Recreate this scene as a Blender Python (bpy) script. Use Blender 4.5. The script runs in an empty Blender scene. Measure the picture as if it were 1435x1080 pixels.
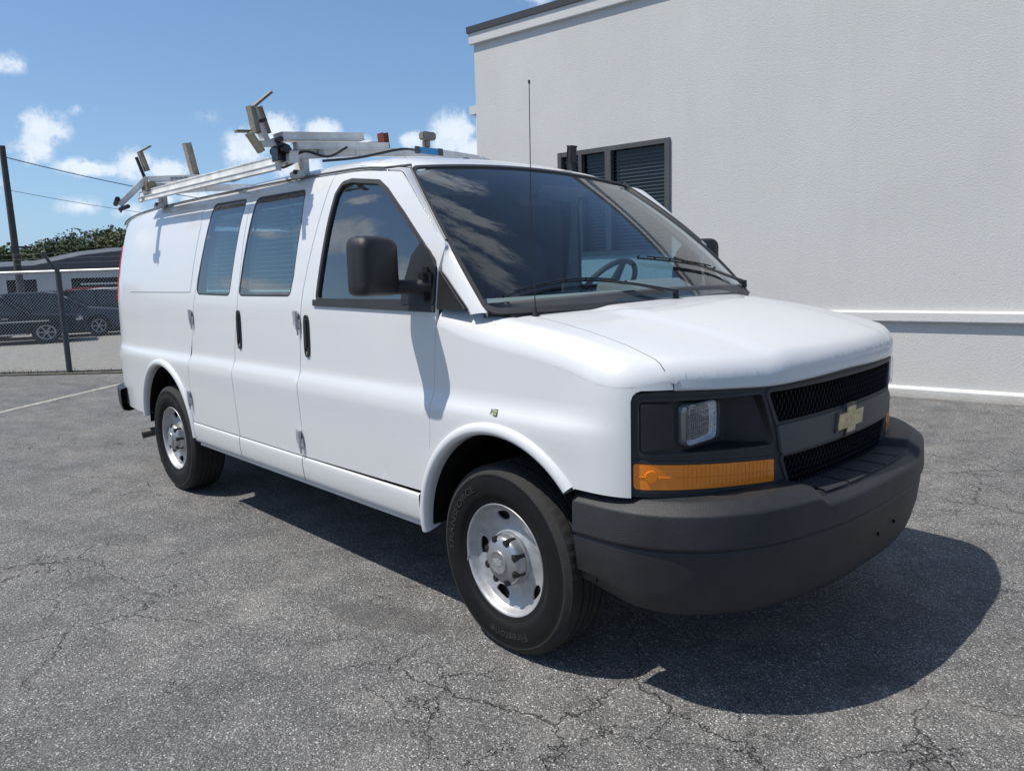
import bpy, bmesh, math, random
import numpy as np
from mathutils import Vector, Matrix
from mathutils.geometry import delaunay_2d_cdt
rad = math.radians
scene = bpy.context.scene; COL = scene.collection
random.seed(7); rng = np.random.RandomState(7)

# ---------------------------------------------------------------- camera, sky, sun, exposure
cam_d = bpy.data.cameras.new('camera'); cam = bpy.data.objects.new('camera', cam_d); COL.objects.link(cam); scene.camera = cam
CP, YAW, PIT, ROL = (2.0906, -2.8431, 1.4856), 2.3868, -.1516, -.0313
cam_d.sensor_width = 36; cam_d.lens = 1070.9/1435*36; cam_d.clip_start = .05; cam_d.clip_end = 3000
_f = Vector((math.cos(YAW)*math.cos(PIT), math.sin(YAW)*math.cos(PIT), math.sin(PIT))); _r = Vector((math.sin(YAW), -math.cos(YAW), 0)); _u = _r.cross(_f)
_c, _s = math.cos(ROL), math.sin(ROL); _X = _c*_r+_s*_u; _Y = -_s*_r+_c*_u
cam.matrix_world = Matrix(((_X.x, _Y.x, -_f.x, CP[0]), (_X.y, _Y.y, -_f.y, CP[1]), (_X.z, _Y.z, -_f.z, CP[2]), (0, 0, 0, 1)))
SUN = Vector((-.30, -.46, 1.0)).normalized()
EL = math.asin(SUN.z); AZ = math.atan2(SUN.x, SUN.y)
world = bpy.data.worlds.new('World'); scene.world = world; world.use_nodes = True
wn, wl = world.node_tree.nodes, world.node_tree.links
bg = wn['Background']; SKY_STR = .082; bg.inputs['Strength'].default_value = SKY_STR
sky = wn.new('ShaderNodeTexSky'); sky.sky_type = 'NISHITA'; sky.sun_disc = False; sky.sun_elevation = EL; sky.sun_rotation = AZ
sky.air_density = 1.0; sky.dust_density = 1.0; sky.ozone_density = 2.2; sky.altitude = 100
def M(nt, op, a, b=None, c=None, clamp=False):
    n = nt.nodes.new('ShaderNodeMath'); n.operation = op; n.use_clamp = clamp
    for i, v in enumerate((a, b, c)):
        if v is None: continue
        if isinstance(v, (int, float)): n.inputs[i].default_value = v
        else: nt.links.new(v, n.inputs[i])
    return n.outputs[0]
def noise(nt, vec, scale, detail=4, rough=.55, dim='3D', dist=0.):
    n = nt.nodes.new('ShaderNodeTexNoise'); n.noise_dimensions = dim; n.inputs['Scale'].default_value = scale; n.inputs['Detail'].default_value = detail
    n.inputs['Roughness'].default_value = rough; n.inputs['Distortion'].default_value = dist
    if vec is not None: nt.links.new(vec, n.inputs['Vector'])
    return n
def mixc(nt, fac, a, b, typ='MIX'):
    n = nt.nodes.new('ShaderNodeMix'); n.data_type = 'RGBA'; n.blend_type = typ
    for s, v in ((n.inputs[0], fac), (n.inputs[6], a), (n.inputs[7], b)):
        if isinstance(v, (int, float)): s.default_value = v
        elif isinstance(v, tuple): s.default_value = (*v[:3], 1)
        else: nt.links.new(v, s)
    return n.outputs[2]
def ramp(nt, v, stops, interp='LINEAR'):
    n = nt.nodes.new('ShaderNodeValToRGB'); e = n.color_ramp.elements; n.color_ramp.interpolation = interp
    while len(e) < len(stops): e.new(.5)
    for k, (p, c) in enumerate(stops): e[k].position = p; e[k].color = (c, c, c, 1) if isinstance(c, (int, float)) else (*c, 1)
    nt.links.new(v, n.inputs[0]); return n.outputs[0]
def make_sky():
    nt = world.node_tree; tc = wn.new('ShaderNodeTexCoord'); d = tc.outputs['Generated']; sp = wn.new('ShaderNodeSeparateXYZ'); wl.new(d, sp.inputs[0])
    x, y, z = sp.outputs; az = M(nt, 'MULTIPLY', M(nt, 'ARCTAN2', y, x), 57.29578); el = M(nt, 'MULTIPLY', M(nt, 'ARCSINE', z), 57.29578)
    az = M(nt, 'MODULO', M(nt, 'ADD', az, 720.), 360.)
    n1 = noise(nt, d, 17, 9, .66); n2 = noise(nt, d, 48, 7, .66)
    nz = M(nt, 'ADD', M(nt, 'MULTIPLY', M(nt, 'SUBTRACT', n1.outputs[0], .5), 3.0), M(nt, 'MULTIPLY', M(nt, 'SUBTRACT', n2.outputs[0], .5), 1.7))
    # azimuth, elevation, half width, half height, softness  (degrees): cumulus low in the sky all round
    blobs = [(168.3, 13.0, 1.6, .9, .7), (166.8, 9.6, 1.9, 1.6), (167.6, 8.2, 1.6, 1.2), (164.9, 10.7, 1.3, .6, .35), (164.3, 7.2, 2.6, .8), (161.9, 7.6, 2.0, 1.5), (160.0, 7.0, 2.0, 1.2), (165.0, 4.8, 2.2, .8, .45), (161.5, 4.3, 3.4, 1.1, .6), (157.2, 10.6, 1.4, .7, .22), (158.5, 5.5, 3, 1.2),
             (154.8, 8.4, 1.9, 2.0), (152.6, 9.8, 1.9, 1.7), (151.5, 7.5, 2.5, 1.4), (149.7, 9.9, 1.7, 1.1), (147.0, 9.0, 1.6, .9), (143.3, 9.2, 1.3, .9), (140.4, 9.6, 2.2, 2.2), (139.0, 8.2, 2.6, 1.8), (142.2, 7.6, 2, 1.0), (134.3, 18.2, 1.8, .9, .5), (131, 22, 3, 1.6), (171.5, 6, 3, 1.2), (174, 11, 3, 2), (125, 8, 5, 3), (112, 12, 6, 4),
             (192, 10, 5, 3), (208, 14.5, 4.2, 3.6), (206.3, 21.3, 1.8, 1.5), (214, 10, 4.5, 2.6), (203, 13.5, 2.6, 1.1, .7), (198, 12, 2, 1, .5), (205, 6, 5, 1.6, .7), (125, 50, 7, 6), (113, 60, 12, 5), (98, 67, 20, 4.5), (70, 73, 40, 4), (228, 16, 9, 6), (252, 25, 10, 5), (272, 12, 10, 5), (298, 20, 10, 6),
             (330, 14, 10, 6), (346, 46, 14, 9), (8, 22, 9, 7), (35, 10, 10, 5), (72, 12, 10, 6), (300, 48, 16, 8), (196, 38, 9, 3.5), (240, 46, 14, 5)]
    acc = None
    for a, e, ra, re, *wt in blobs:
        dx = M(nt, 'MULTIPLY', M(nt, 'SUBTRACT', M(nt, 'ABSOLUTE', M(nt, 'SUBTRACT', M(nt, 'ABSOLUTE', M(nt, 'SUBTRACT', az, a)), 180.)), 180.), 1/ra)
        dy = M(nt, 'MULTIPLY', M(nt, 'SUBTRACT', el, e), 1/re)
        r = M(nt, 'SUBTRACT', 1., M(nt, 'SQRT', M(nt, 'ADD', M(nt, 'MULTIPLY', dx, dx), M(nt, 'MULTIPLY', dy, dy))))
        r = M(nt, 'MULTIPLY', r, wt[0]) if wt else r
        acc = r if acc is None else M(nt, 'MAXIMUM', acc, r)
    s = M(nt, 'ADD', acc, nz); m = ramp(nt, s, [(.04, 0), (.60, 1)])
    m = M(nt, 'MULTIPLY', m, M(nt, 'MULTIPLY', ramp(nt, acc, [(0., 0), (.38, 1)]), .88))
    n3 = noise(nt, d, 13, 6, .6); shade = ramp(nt, M(nt, 'ADD', M(nt, 'MULTIPLY', s, .5), M(nt, 'SUBTRACT', n3.outputs[0], .25)), [(.1, (6.6, 8.2, 10.4)), (.75, (10.4, 11.3, 12.5))])
    hz = ramp(nt, M(nt, 'MULTIPLY', el, 1/40.), [(0., 1), (.25, .35), (1, 0)])
    skyc = mixc(nt, M(nt, 'MULTIPLY', hz, .5), sky.outputs[0], (4.2, 6.0, 8.6))
    skyc = mixc(nt, 1.0, skyc, (1.10, 1.30, 1.46), 'MULTIPLY')
    wl.new(mixc(nt, m, skyc, shade), bg.inputs['Color'])
make_sky()
sun_d = bpy.data.lights.new('sun', 'SUN'); sun = bpy.data.objects.new('sun', sun_d); COL.objects.link(sun)
sun_d.energy = 4.9; sun_d.angle = rad(.53); sun_d.color = (1, .945, .85); sun.rotation_euler = SUN.to_track_quat('Z', 'Y').to_euler(); sun.location = (0, 0, 30)
scene.render.engine = 'CYCLES'
scene.view_settings.view_transform = 'Standard'; scene.view_settings.look = 'None'; scene.view_settings.gamma = 1; scene.view_settings.use_curve_mapping = False
scene.view_settings.exposure = .05
scene.cycles.max_bounces = 6; scene.cycles.diffuse_bounces = 3; scene.cycles.glossy_bounces = 4; scene.cycles.transparent_max_bounces = 10

# ---------------------------------------------------------------- materials
MATS = {}
def mat(name, color, rough=.5, metal=0., spec=.5, coat=0., var=0., vscale=3., bump=0., bscale=80., emis=None, coatr=.05):
    if name in MATS: return MATS[name]
    m = bpy.data.materials.new(name); m.use_nodes = True; nt = m.node_tree; b = nt.nodes['Principled BSDF']
    b.inputs['Base Color'].default_value = (*color, 1); b.inputs['Roughness'].default_value = rough; b.inputs['Metallic'].default_value = metal
    b.inputs['Specular IOR Level'].default_value = spec; b.inputs['Coat Weight'].default_value = coat; b.inputs['Coat Roughness'].default_value = coatr
    tc = nt.nodes.new('ShaderNodeTexCoord')
    if var:
        n = noise(nt, tc.outputs['Object'], vscale, 6, .6); f = ramp(nt, n.outputs[0], [(.25, 1-var), (.75, 1+var)])
        nt.links.new(mixc(nt, 1., color, f, 'MULTIPLY'), b.inputs['Base Color'])
        nt.links.new(M(nt, 'ADD', rough-.05, M(nt, 'MULTIPLY', n.outputs[0], .12)), b.inputs['Roughness'])
    if bump:
        n = noise(nt, tc.outputs['Object'], bscale, 4, .6); bp = nt.nodes.new('ShaderNodeBump'); bp.inputs['Strength'].default_value = bump; bp.inputs['Distance'].default_value = .003
        nt.links.new(n.outputs[0], bp.inputs['Height']); nt.links.new(bp.outputs[0], b.inputs['Normal'])
    MATS[name] = m; return m
def glass(name, tint, ior=1.6, haze=0.):
    m = bpy.data.materials.new(name); m.use_nodes = True; nt = m.node_tree; nt.nodes.remove(nt.nodes['Principled BSDF']); out = nt.nodes['Material Output']
    t = nt.nodes.new('ShaderNodeBsdfTransparent'); t.inputs[0].default_value = (*tint, 1); g = nt.nodes.new('ShaderNodeBsdfGlossy'); g.inputs['Roughness'].default_value = .0
    fr = nt.nodes.new('ShaderNodeFresnel'); fr.inputs[0].default_value = ior; mx = nt.nodes.new('ShaderNodeMixShader')
    geo = nt.nodes.new('ShaderNodeNewGeometry'); lw = nt.nodes.new('ShaderNodeLayerWeight'); lw.inputs[0].default_value = .5
    f = M(nt, 'ADD', (ior-1)**2/(ior+1)**2, M(nt, 'MULTIPLY', M(nt, 'POWER', lw.outputs['Facing'], 3.3), .85), clamp=True)
    nt.links.new(f, mx.inputs[0]); nt.links.new(t.outputs[0], mx.inputs[1]); nt.links.new(g.outputs[0], mx.inputs[2]); o = mx.outputs[0]
    if haze:
        tc = nt.nodes.new('ShaderNodeTexCoord'); df = nt.nodes.new('ShaderNodeBsdfDiffuse'); df.inputs[0].default_value = (.6, .62, .62, 1); m2 = nt.nodes.new('ShaderNodeMixShader')
        nn = noise(nt, tc.outputs['Object'], 5, 6, .7); nt.links.new(M(nt, 'MULTIPLY', nn.outputs[0], haze), m2.inputs[0]); nt.links.new(o, m2.inputs[1]); nt.links.new(df.outputs[0], m2.inputs[2]); o = m2.outputs[0]
    nt.links.new(o, out.inputs[0]); MATS[name] = m; return m
def paint_mat(name, col):
    m = bpy.data.materials.new(name); m.use_nodes = True; nt = m.node_tree; b = nt.nodes['Principled BSDF']; tc = nt.nodes.new('ShaderNodeTexCoord'); P = tc.outputs['Object']
    n = noise(nt, P, 1.6, 8, .65); n2 = noise(nt, P, 35, 4, .7); n3 = noise(nt, P, 180, 2, .6)
    sp = nt.nodes.new('ShaderNodeSeparateXYZ'); nt.links.new(P, sp.inputs[0])
    low = ramp(nt, sp.outputs[2], [(.38, 1.), (.85, 0.)])
    d = M(nt, 'MULTIPLY', M(nt, 'MULTIPLY', low, n2.outputs[0]), .30, clamp=True)
    sk = M(nt, 'MULTIPLY', ramp(nt, n3.outputs[0], [(.70, 0), (.76, 1)]), .10)
    dirt = M(nt, 'ADD', d, M(nt, 'ADD', sk, M(nt, 'MULTIPLY', ramp(nt, n.outputs[0], [(.5, 0), (.8, 1)]), .06)), clamp=True)
    nt.links.new(mixc(nt, dirt, col, (.42, .39, .34)), b.inputs['Base Color'])
    b.inputs['Roughness'].default_value = .42; b.inputs['Specular IOR Level'].default_value = .4
    b.inputs['Coat Weight'].default_value = .8; nt.links.new(M(nt, 'ADD', .05, M(nt, 'MULTIPLY', n2.outputs[0], .09)), b.inputs['Coat Roughness'])
    bp = nt.nodes.new('ShaderNodeBump'); bp.inputs['Strength'].default_value = .05; bp.inputs['Distance'].default_value = .01; nt.links.new(noise(nt, P, 5, 3, .5).outputs[0], bp.inputs['Height']); nt.links.new(bp.outputs[0], b.inputs['Coat Normal'])
    MATS[name] = m; return m
PAINT = paint_mat('white_paint', (.64, .65, .665))
HUBD = mat('lug_recess_shade', (.018, .018, .020), .35, .2)
RACKW = mat('rack_white', (.68, .68, .66), .45, var=.25, vscale=9, bump=.3)
BLK = mat('black_plastic', (.012, .012, .014), .45, var=.2, vscale=30, bump=.5, bscale=300)
BLKG = mat('black_gloss', (.010, .010, .011), .22)
TRIM = mat('grey_black_trim', (.026, .027, .030), .52, var=.18, vscale=14, bump=.4, bscale=400)
BUMP = mat('bumper_plastic', (.021, .022, .025), .50, var=.38, vscale=5, bump=.6, bscale=350)
BUMPT = mat('bumper_pad', (.020, .021, .027), .62, var=.2, vscale=10, bump=.8, bscale=260)
GREYP = mat('grey_plastic', (.070, .072, .076), .50, var=.08, vscale=8, bump=.3, bscale=400)
RUB = mat('tyre_rubber', (.007, .007, .008), .6, spec=.22, var=.35, vscale=12, bump=.4, bscale=120)
RUBT = mat('tyre_letter', (.022, .022, .023), .4)
TREAD = mat('tyre_tread', (.022, .0215, .021), .85, var=.3, vscale=20, bump=.6, bscale=140)
STEEL = mat('wheel_silver', (.40, .405, .42), .48, .5, var=.22, vscale=22, bump=.2)
CAPM = mat('hub_cap_metal', (.40, .41, .42), .34, .75, var=.1, vscale=25)
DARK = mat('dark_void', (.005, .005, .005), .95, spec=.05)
UNDER = mat('underbody', (.008, .008, .008), .95, spec=.1, var=.4)
CHR = mat('chrome', (.6, .6, .6), .12, 1.)
GOLD = mat('worn_gold', (.64, .51, .28), .40, .3, var=.45, vscale=55)
AMB = mat('amber_lens', (.92, .25, .010), .14, 0, .6, coat=.6)
AMB2 = mat('amber_inner', (.80, .24, .012), .3)
REDL = mat('red_lens', (.55, .012, .02), .15, coat=.5)
INT = mat('interior_grey', (.17, .18, .19), .8, var=.1)
DASH = mat('dashboard_grey', (.27, .27, .26), .75, var=.1, bump=.4, bscale=200)
SEAT = mat('seat_cloth', (.055, .06, .07), .9, bump=.6, bscale=150)
LINER = mat('headliner', (.28, .29, .30), .9)
HINGE = mat('hinge_metal', (.50, .51, .52), .4, .6, var=.3, vscale=40)
PAD = mat('worn_pad', (.26, .235, .19), .8, var=.35, vscale=30, bump=.6)
RUST = mat('rusty_red', (.16, .035, .018), .7, var=.4, vscale=30)
BLUEL = mat('blue_label', (.05, .28, .55), .4)
GL_SIDE = glass('side_glass', (.42, .62, .68), 2.3)
GL_DOOR = glass('door_glass', (.34, .60, .70), 2.6)
GL_WIND = glass('windscreen_glass', (.74, .86, .89), 1.8, .02)
GL_LENS = glass('lens_glass', (.92, .94, .97), 1.6, .16)
REFL = mat('reflector', (.85, .89, .95), .35, .35, bump=.8, bscale=60)
WMESH = mat('wire_guard', (.80, .82, .82), .5, .3)

# ---------------------------------------------------------------- mesh helpers
def mk(name, V, F, m, parent=None, N=None, smooth=True, kind=None):
    V = np.asarray(V, float).reshape(-1, 3)
    if N is not None:
        N = np.asarray(N, float).reshape(-1, 3); F2 = []
        for f in F:
            p = V[list(f[:3])]; g = np.cross(p[1]-p[0], p[2]-p[0])
            F2.append(f[::-1] if g@N[list(f)].sum(0) < 0 else f)
        F = F2
    me = bpy.data.meshes.new(name); me.from_pydata([tuple(v) for v in V], [], [tuple(int(i) for i in f) for f in F]); me.update()
    if isinstance(m, (list, tuple)):
        for q in m: me.materials.append(q)
    else: me.materials.append(m)
    if smooth: me.shade_smooth()
    if N is not None: me.normals_split_custom_set_from_vertices([tuple(n) for n in N])
    o = bpy.data.objects.new(name, me); COL.objects.link(o)
    if parent is not None: o.parent = parent
    if kind: o['kind'] = kind
    return o
def fin(name, bm, m, parent=None, smooth=False, ang=35, kind=None, bevel=0., seg=2):
    if bevel: 
        es = [e for e in bm.edges if len(e.link_faces) == 2 and e.calc_face_angle(0) > .5]
        bmesh.ops.bevel(bm, geom=es, offset=bevel, segments=seg, affect='EDGES', profile=.6, clamp_overlap=True)
    bmesh.ops.recalc_face_normals(bm, faces=bm.faces)
    me = bpy.data.meshes.new(name); bm.to_mesh(me); bm.free()
    if isinstance(m, (list, tuple)):
        for q in m: me.materials.append(q)
    else: me.materials.append(m)
    if smooth: me.shade_smooth(); me.set_sharp_from_angle(angle=rad(ang))
    o = bpy.data.objects.new(name, me); COL.objects.link(o)
    if parent is not None: o.parent = parent
    if kind: o['kind'] = kind
    return o
def bx(bm, c, s, R=None, mi=0):
    r = bmesh.ops.create_cube(bm, size=1); 
    for v in r['verts']:
        p = Vector((v.co.x*s[0], v.co.y*s[1], v.co.z*s[2]))
        if R is not None: p = R@p
        v.co = p+Vector(c)
    for f in set(f for v in r['verts'] for f in v.link_faces): f.material_index = mi
def beam(bm, p, q, w, h, up=(0, 0, 1)):
    p, q = Vector(p), Vector(q); d = q-p; L = d.length; d.normalize(); s = d.cross(Vector(up))
    s = s.normalized() if s.length > 1e-4 else Vector((1, 0, 0)); u = s.cross(d)
    bx(bm, (p+q)/2, (L, w, h), Matrix((d, s, u)).transposed())
def cyl(bm, p, q, r, r2=None, n=20, caps=True):
    p, q = Vector(p), Vector(q); d = q-p; res = bmesh.ops.create_cone(bm, cap_ends=caps, segments=n, radius1=r, radius2=r if r2 is None else r2, depth=d.length)
    R = d.to_track_quat('Z', 'Y').to_matrix()
    for v in res['verts']: v.co = R@v.co+(p+q)/2
def tube(bm, pts, r, n=8, cap=True):
    pts = [Vector(p) for p in pts]; rings = []; u = None; rs = r if hasattr(r, '__len__') else [r]*len(pts)
    for i, p in enumerate(pts):
        t = (pts[min(i+1, len(pts)-1)]-pts[max(i-1, 0)]).normalized()
        if u is None: u = t.orthogonal().normalized()
        u = (u-t*u.dot(t)).normalized(); w = t.cross(u)
        rings.append([bm.verts.new(p+(u*math.cos(2*math.pi*k/n)+w*math.sin(2*math.pi*k/n))*rs[i]) for k in range(n)])
    for a, b in zip(rings, rings[1:]):
        for k in range(n): bm.faces.new((a[k], a[(k+1) % n], b[(k+1) % n], b[k]))
    if cap: bm.faces.new(rings[0][::-1]); bm.faces.new(rings[-1])
def prism(bm, poly, fn0, fn1):
    a = [bm.verts.new(fn0(*p)) for p in poly]; b = [bm.verts.new(fn1(*p)) for p in poly]
    n = len(poly); fs = [bm.faces.new(a), bm.faces.new(b[::-1])]
    for i in range(n): fs.append(bm.faces.new((a[i], b[i], b[(i+1) % n], a[(i+1) % n])))
    return fs
def lathe(bm, prof, n=64, axis='y', a0=0, mi=0):
    rings = []
    for r, h in prof:
        rings.append([bm.verts.new((r*math.cos(a0+2*math.pi*k/n), h, r*math.sin(a0+2*math.pi*k/n))) for k in range(n)])
    for a, b in zip(rings, rings[1:]):
        for k in range(n): f = bm.faces.new((a[k], a[(k+1) % n], b[(k+1) % n], b[k])); f.material_index = mi
    return rings
def empty(name, loc=(0, 0, 0), rz=0, label=None, cat=None, group=None):
    o = bpy.data.objects.new(name, None); COL.objects.link(o); o.location = loc; o.rotation_euler = (0, 0, rz); o.empty_display_size = .2
    tag(o, label, cat, group); return o
def tag(o, label=None, cat=None, group=None, kind=None):
    if label: o['label'] = label
    if cat: o['category'] = cat
    if group: o['group'] = group
    if kind: o['kind'] = kind
    return o
def copy_tree(o, parent=None):
    c = o.copy(); COL.objects.link(c)
    if parent is not None: c.parent = parent
    for ch in list(o.children): copy_tree(ch, c)
    return c
# 2-D outline tools
def rc(poly, r, k=6):
    out = []; n = len(poly)
    for i in range(n):
        p0, p, p1 = (np.array(poly[j % n][:2], float) for j in (i-1, i, i+1)); rr_ = poly[i][2] if len(poly[i]) > 2 else r
        if rr_ <= 0: out.append(p); continue
        a, b = p0-p, p1-p; la, lb = np.linalg.norm(a), np.linalg.norm(b); a /= la; b /= lb
        co = np.clip(a@b, -1, 1); half = math.acos(co)/2; d = min(rr_/math.tan(max(half, .05)), la*.45, lb*.45)
        s, e = p+a*d, p+b*d
        for t in np.linspace(0, 1, k): out.append((1-t)**2*s+2*t*(1-t)*p+t*t*e)
    return np.array(out)
def resample(poly, step, closed=True):
    P = np.asarray(poly, float); Q = np.vstack([P, P[:1]]) if closed else P; out = []
    for a, b in zip(Q[:-1], Q[1:]):
        L = np.linalg.norm(b-a); n = max(1, int(math.ceil(L/step-1e-6)))
        if L < 1e-5: continue
        for k in range(n): out.append(a+(b-a)*k/n)
    if not closed: out.append(Q[-1])
    return np.array(out)
def area(P): x, y = P[:, 0], P[:, 1]; return .5*np.sum(x*np.roll(y, -1)-np.roll(x, -1)*y)
def inset(P, g):
    P = np.asarray(P, float); s = np.sign(area(P)); a = P-np.roll(P, 1, 0); b = np.roll(P, -1, 0)-P
    na = np.stack([-a[:, 1], a[:, 0]], 1)/np.linalg.norm(a, axis=1)[:, None]; nb = np.stack([-b[:, 1], b[:, 0]], 1)/np.linalg.norm(b, axis=1)[:, None]
    n = na+nb; L = np.linalg.norm(n, axis=1); n /= L[:, None]; return P+n*s*g/np.maximum((L/2)[:, None], .5)
def inpoly(Q, loops):
    ins = np.zeros(len(Q), bool); x, y = Q[:, 0], Q[:, 1]
    for L in loops:
        x1, y1 = L[:, 0], L[:, 1]; x2, y2 = np.roll(x1, -1), np.roll(y1, -1)
        for a, b, c_, d in zip(x1, y1, x2, y2):
            m = ((b > y) != (d > y))
            if m.any(): ins ^= m & (x < (c_-a)*(y-b)/((d-b) if d != b else 1e-12)+a)
    return ins
def cdt(loops, step, extra=None):
    B = []; E = []
    for L in loops:
        n0 = len(B); n = len(L); B += [tuple(p) for p in L]; E += [(n0+i, n0+(i+1) % n) for i in range(n)]
    A = np.array(B); lo, hi = A.min(0), A.max(0); st = step if hasattr(step, '__len__') else (step, step)
    gx, gy = np.meshgrid(np.arange(lo[0]+st[0]*.37, hi[0], st[0]), np.arange(lo[1]+st[1]*.41, hi[1], st[1])); G = np.stack([gx.ravel(), gy.ravel()], 1)
    if extra is not None: G = np.vstack([G, extra])
    G = G[inpoly(G, loops)]
    if len(G):
        sc = np.array([1/st[0], 1/st[1]]); keep = np.ones(len(G), bool); Ab = A*sc
        for i in range(0, len(G), 500): keep[i:i+500] = (((G[i:i+500, None]*sc-Ab)**2).sum(-1).min(1) > (.3 if extra is None else .02)**2)
        G = G[keep]
    P = [Vector(p) for p in B]+[Vector(p) for p in G]
    vs, es, fs, *_ = delaunay_2d_cdt(P, E, [], 0, 1e-7)
    V2 = np.array([tuple(v) for v in vs]); F = np.array([f for f in fs if len(f) == 3]); c_ = V2[F].mean(1)
    return V2, F[inpoly(c_, loops)]
class Acc:
    def __init__(s): s.V = []; s.N = []; s.F = []; s.n = 0
    def add(s, V, N, F): s.V.append(np.asarray(V, float)); s.N.append(np.asarray(N, float)); s.F += [tuple(int(i)+s.n for i in f) for f in F]; s.n += len(V)
    def patch(s, loops, chart, step=.04, flange=.014, dep=0., extra=None):
        loops = [np.asarray(L, float) for L in loops]; V2, F = cdt(loops, step, extra); P, N = chart(V2[:, 0], V2[:, 1], dep); s.add(P, N, F)
        if flange:
            for L in loops:
                P0, n0 = chart(L[:, 0], L[:, 1], dep); P1, _ = chart(L[:, 0], L[:, 1], dep+flange); n = len(L)
                e = 1e-3; tt = np.roll(L, -1, 0)-np.roll(L, 1, 0); nn = np.stack([-tt[:, 1], tt[:, 0]], 1); nn /= np.maximum(np.linalg.norm(nn, axis=1), 1e-9)[:, None]
                ins = inpoly(L+nn*e, loops)
                if ins.mean() > .5: nn = -nn
                P2, _ = chart((L+nn*e)[:, 0], (L+nn*e)[:, 1], dep); o = P2-P0; o -= n0*(o*n0).sum(1)[:, None]; o /= np.maximum(np.linalg.norm(o, axis=1), 1e-9)[:, None]
                nb = o*.75+n0*.55; nb /= np.linalg.norm(nb, axis=1)[:, None]
                s.add(np.vstack([P0, P1]), np.vstack([nb, o]), [(i, (i+1) % n, n+(i+1) % n, n+i) for i in range(n)])
        return s
    def out(s, name, m, parent=None, kind=None): return mk(name, np.vstack(s.V), s.F, m, parent, np.vstack(s.N), kind=kind)
def sheet(s, G, flip=False):
    """regular grid of 3-D points (n, m, 3) with smooth normals"""
    G = np.asarray(G, float); n, m = G.shape[:2]; gu = np.gradient(G, axis=0); gv = np.gradient(G, axis=1); N = np.cross(gu, gv); N /= np.maximum(np.linalg.norm(N, axis=-1, keepdims=True), 1e-9)
    if flip: N = -N
    s.add(G.reshape(-1, 3), N.reshape(-1, 3), [(i*m+j, i*m+j+1, (i+1)*m+j+1, (i+1)*m+j) for i in range(n-1) for j in range(m-1)]); return s
def chR(side=1, d0=0.):
    def f(a, z, dep=0.):
        P, N = ring(a, z, dep+d0)
        if side < 0: P = P*[1, -1, 1]; N = N*[1, -1, 1]
        return P, N
    return f
def chT(side=1):
    def f(x, y, dep=0.):
        P, N = top(x, y, dep)
        if side < 0: P = P*[1, -1, 1]; N = N*[1, -1, 1]
        return P, N
    return f
def XA(L): L = np.asarray(L, float); return np.stack([a_x(L[:, 0]), L[:, 1]], 1)
def arc(cx, cz, r, t0, t1, n=24): t = np.radians(np.linspace(t0, t1, n)); return [(cx+r*math.cos(q), cz+r*math.sin(q)) for q in t]
# ---------------------------------------------------------------- body surface (pure numpy)
def crom(P, n=16):
    P = np.asarray(P, float); Q = np.vstack([2*P[0]-P[1], P, 2*P[-1]-P[-2]]); out = []
    for i in range(1, len(Q)-2):
        p0, p1, p2, p3 = Q[i-1:i+3]
        d1 = max(np.linalg.norm(p1-p0), 1e-6)**.5; d2 = max(np.linalg.norm(p2-p1), 1e-6)**.5; d3 = max(np.linalg.norm(p3-p2), 1e-6)**.5
        m1 = ((p1-p0)/d1-(p2-p0)/(d1+d2)+(p2-p1)/d2)*d2; m2 = ((p2-p1)/d2-(p3-p1)/(d2+d3)+(p3-p2)/d3)*d2
        for k in range(n):
            t = k/n
            out.append((2*t**3-3*t**2+1)*p1+(t**3-2*t**2+t)*m1+(-2*t**3+3*t**2)*p2+(t**3-t**2)*m2)
    out.append(Q[-2]); return np.array(out)
def spl(tab):
    c = crom(tab, 12); return lambda x: np.interp(x, c[:, 0], c[:, 1])
def sstep(x, a, b):
    t = np.clip((np.asarray(x, float)-a)/(b-a), 0, 1); return t*t*(3-2*t)
# plan curve of the body at shoulder height, right half, from front centre round to rear centre
PLAN = crom([(.910, 0), (.905, -.2), (.889, -.38), (.869, -.50), (.836, -.61), (.785, -.74), (.728, -.845), (.672, -.915), (.612, -.962), (.545, -.985), (.43, -.995), (.2, -1.0),
             (-.5, -1.0), (-2, -1.0), (-3.4, -.998), (-3.9, -.992), (-4.25, -.972), (-4.5, -.935), (-4.66, -.885), (-4.745, -.82), (-4.785, -.72), (-4.80, -.5), (-4.81, 0)], 14)
PA = np.concatenate([[0], np.cumsum(np.linalg.norm(np.diff(PLAN, axis=0), axis=1))])
_t = np.gradient(PLAN, PA, axis=0); _t /= np.linalg.norm(_t, axis=1)[:, None]
PN = np.stack([_t[:, 1]*1, -_t[:, 0]*1], 1)
if PN[0, 0] < 0: PN = -PN
for _ in range(2): PN[1:-1] = (PN[:-2]+2*PN[1:-1]+PN[2:])/4
PN /= np.linalg.norm(PN, axis=1)[:, None]
_i = np.argmin(np.abs(PLAN[:, 0]-.2)+(PLAN[:, 1] > -.9)*9); A0 = PA[_i]
def C(a): s = np.where(np.asarray(a) < 0, -1., 1.); a = np.abs(a); return np.stack([np.interp(a, PA, PLAN[:, 0]), s*np.interp(a, PA, PLAN[:, 1])], -1)
def Nn(a):
    s = np.where(np.asarray(a) < 0, -1., 1.); a = np.abs(a); n = np.stack([np.interp(a, PA, PN[:, 0]), s*np.interp(a, PA, PN[:, 1])], -1); return n/np.linalg.norm(n, axis=-1, keepdims=True)
_half = PLAN[:, 1] < -.9
def a_x(x):       # arc length at a given x on the side
    m = (PA > .9) & (PLAN[:, 0] > -4.79); return np.interp(-np.asarray(x, float), -PLAN[m, 0], PA[m])
def a_y(y):       # arc length at a given y on the front
    m = PA < 1.2; return np.interp(-np.asarray(y, float), -PLAN[m, 1], PA[m])
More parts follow.
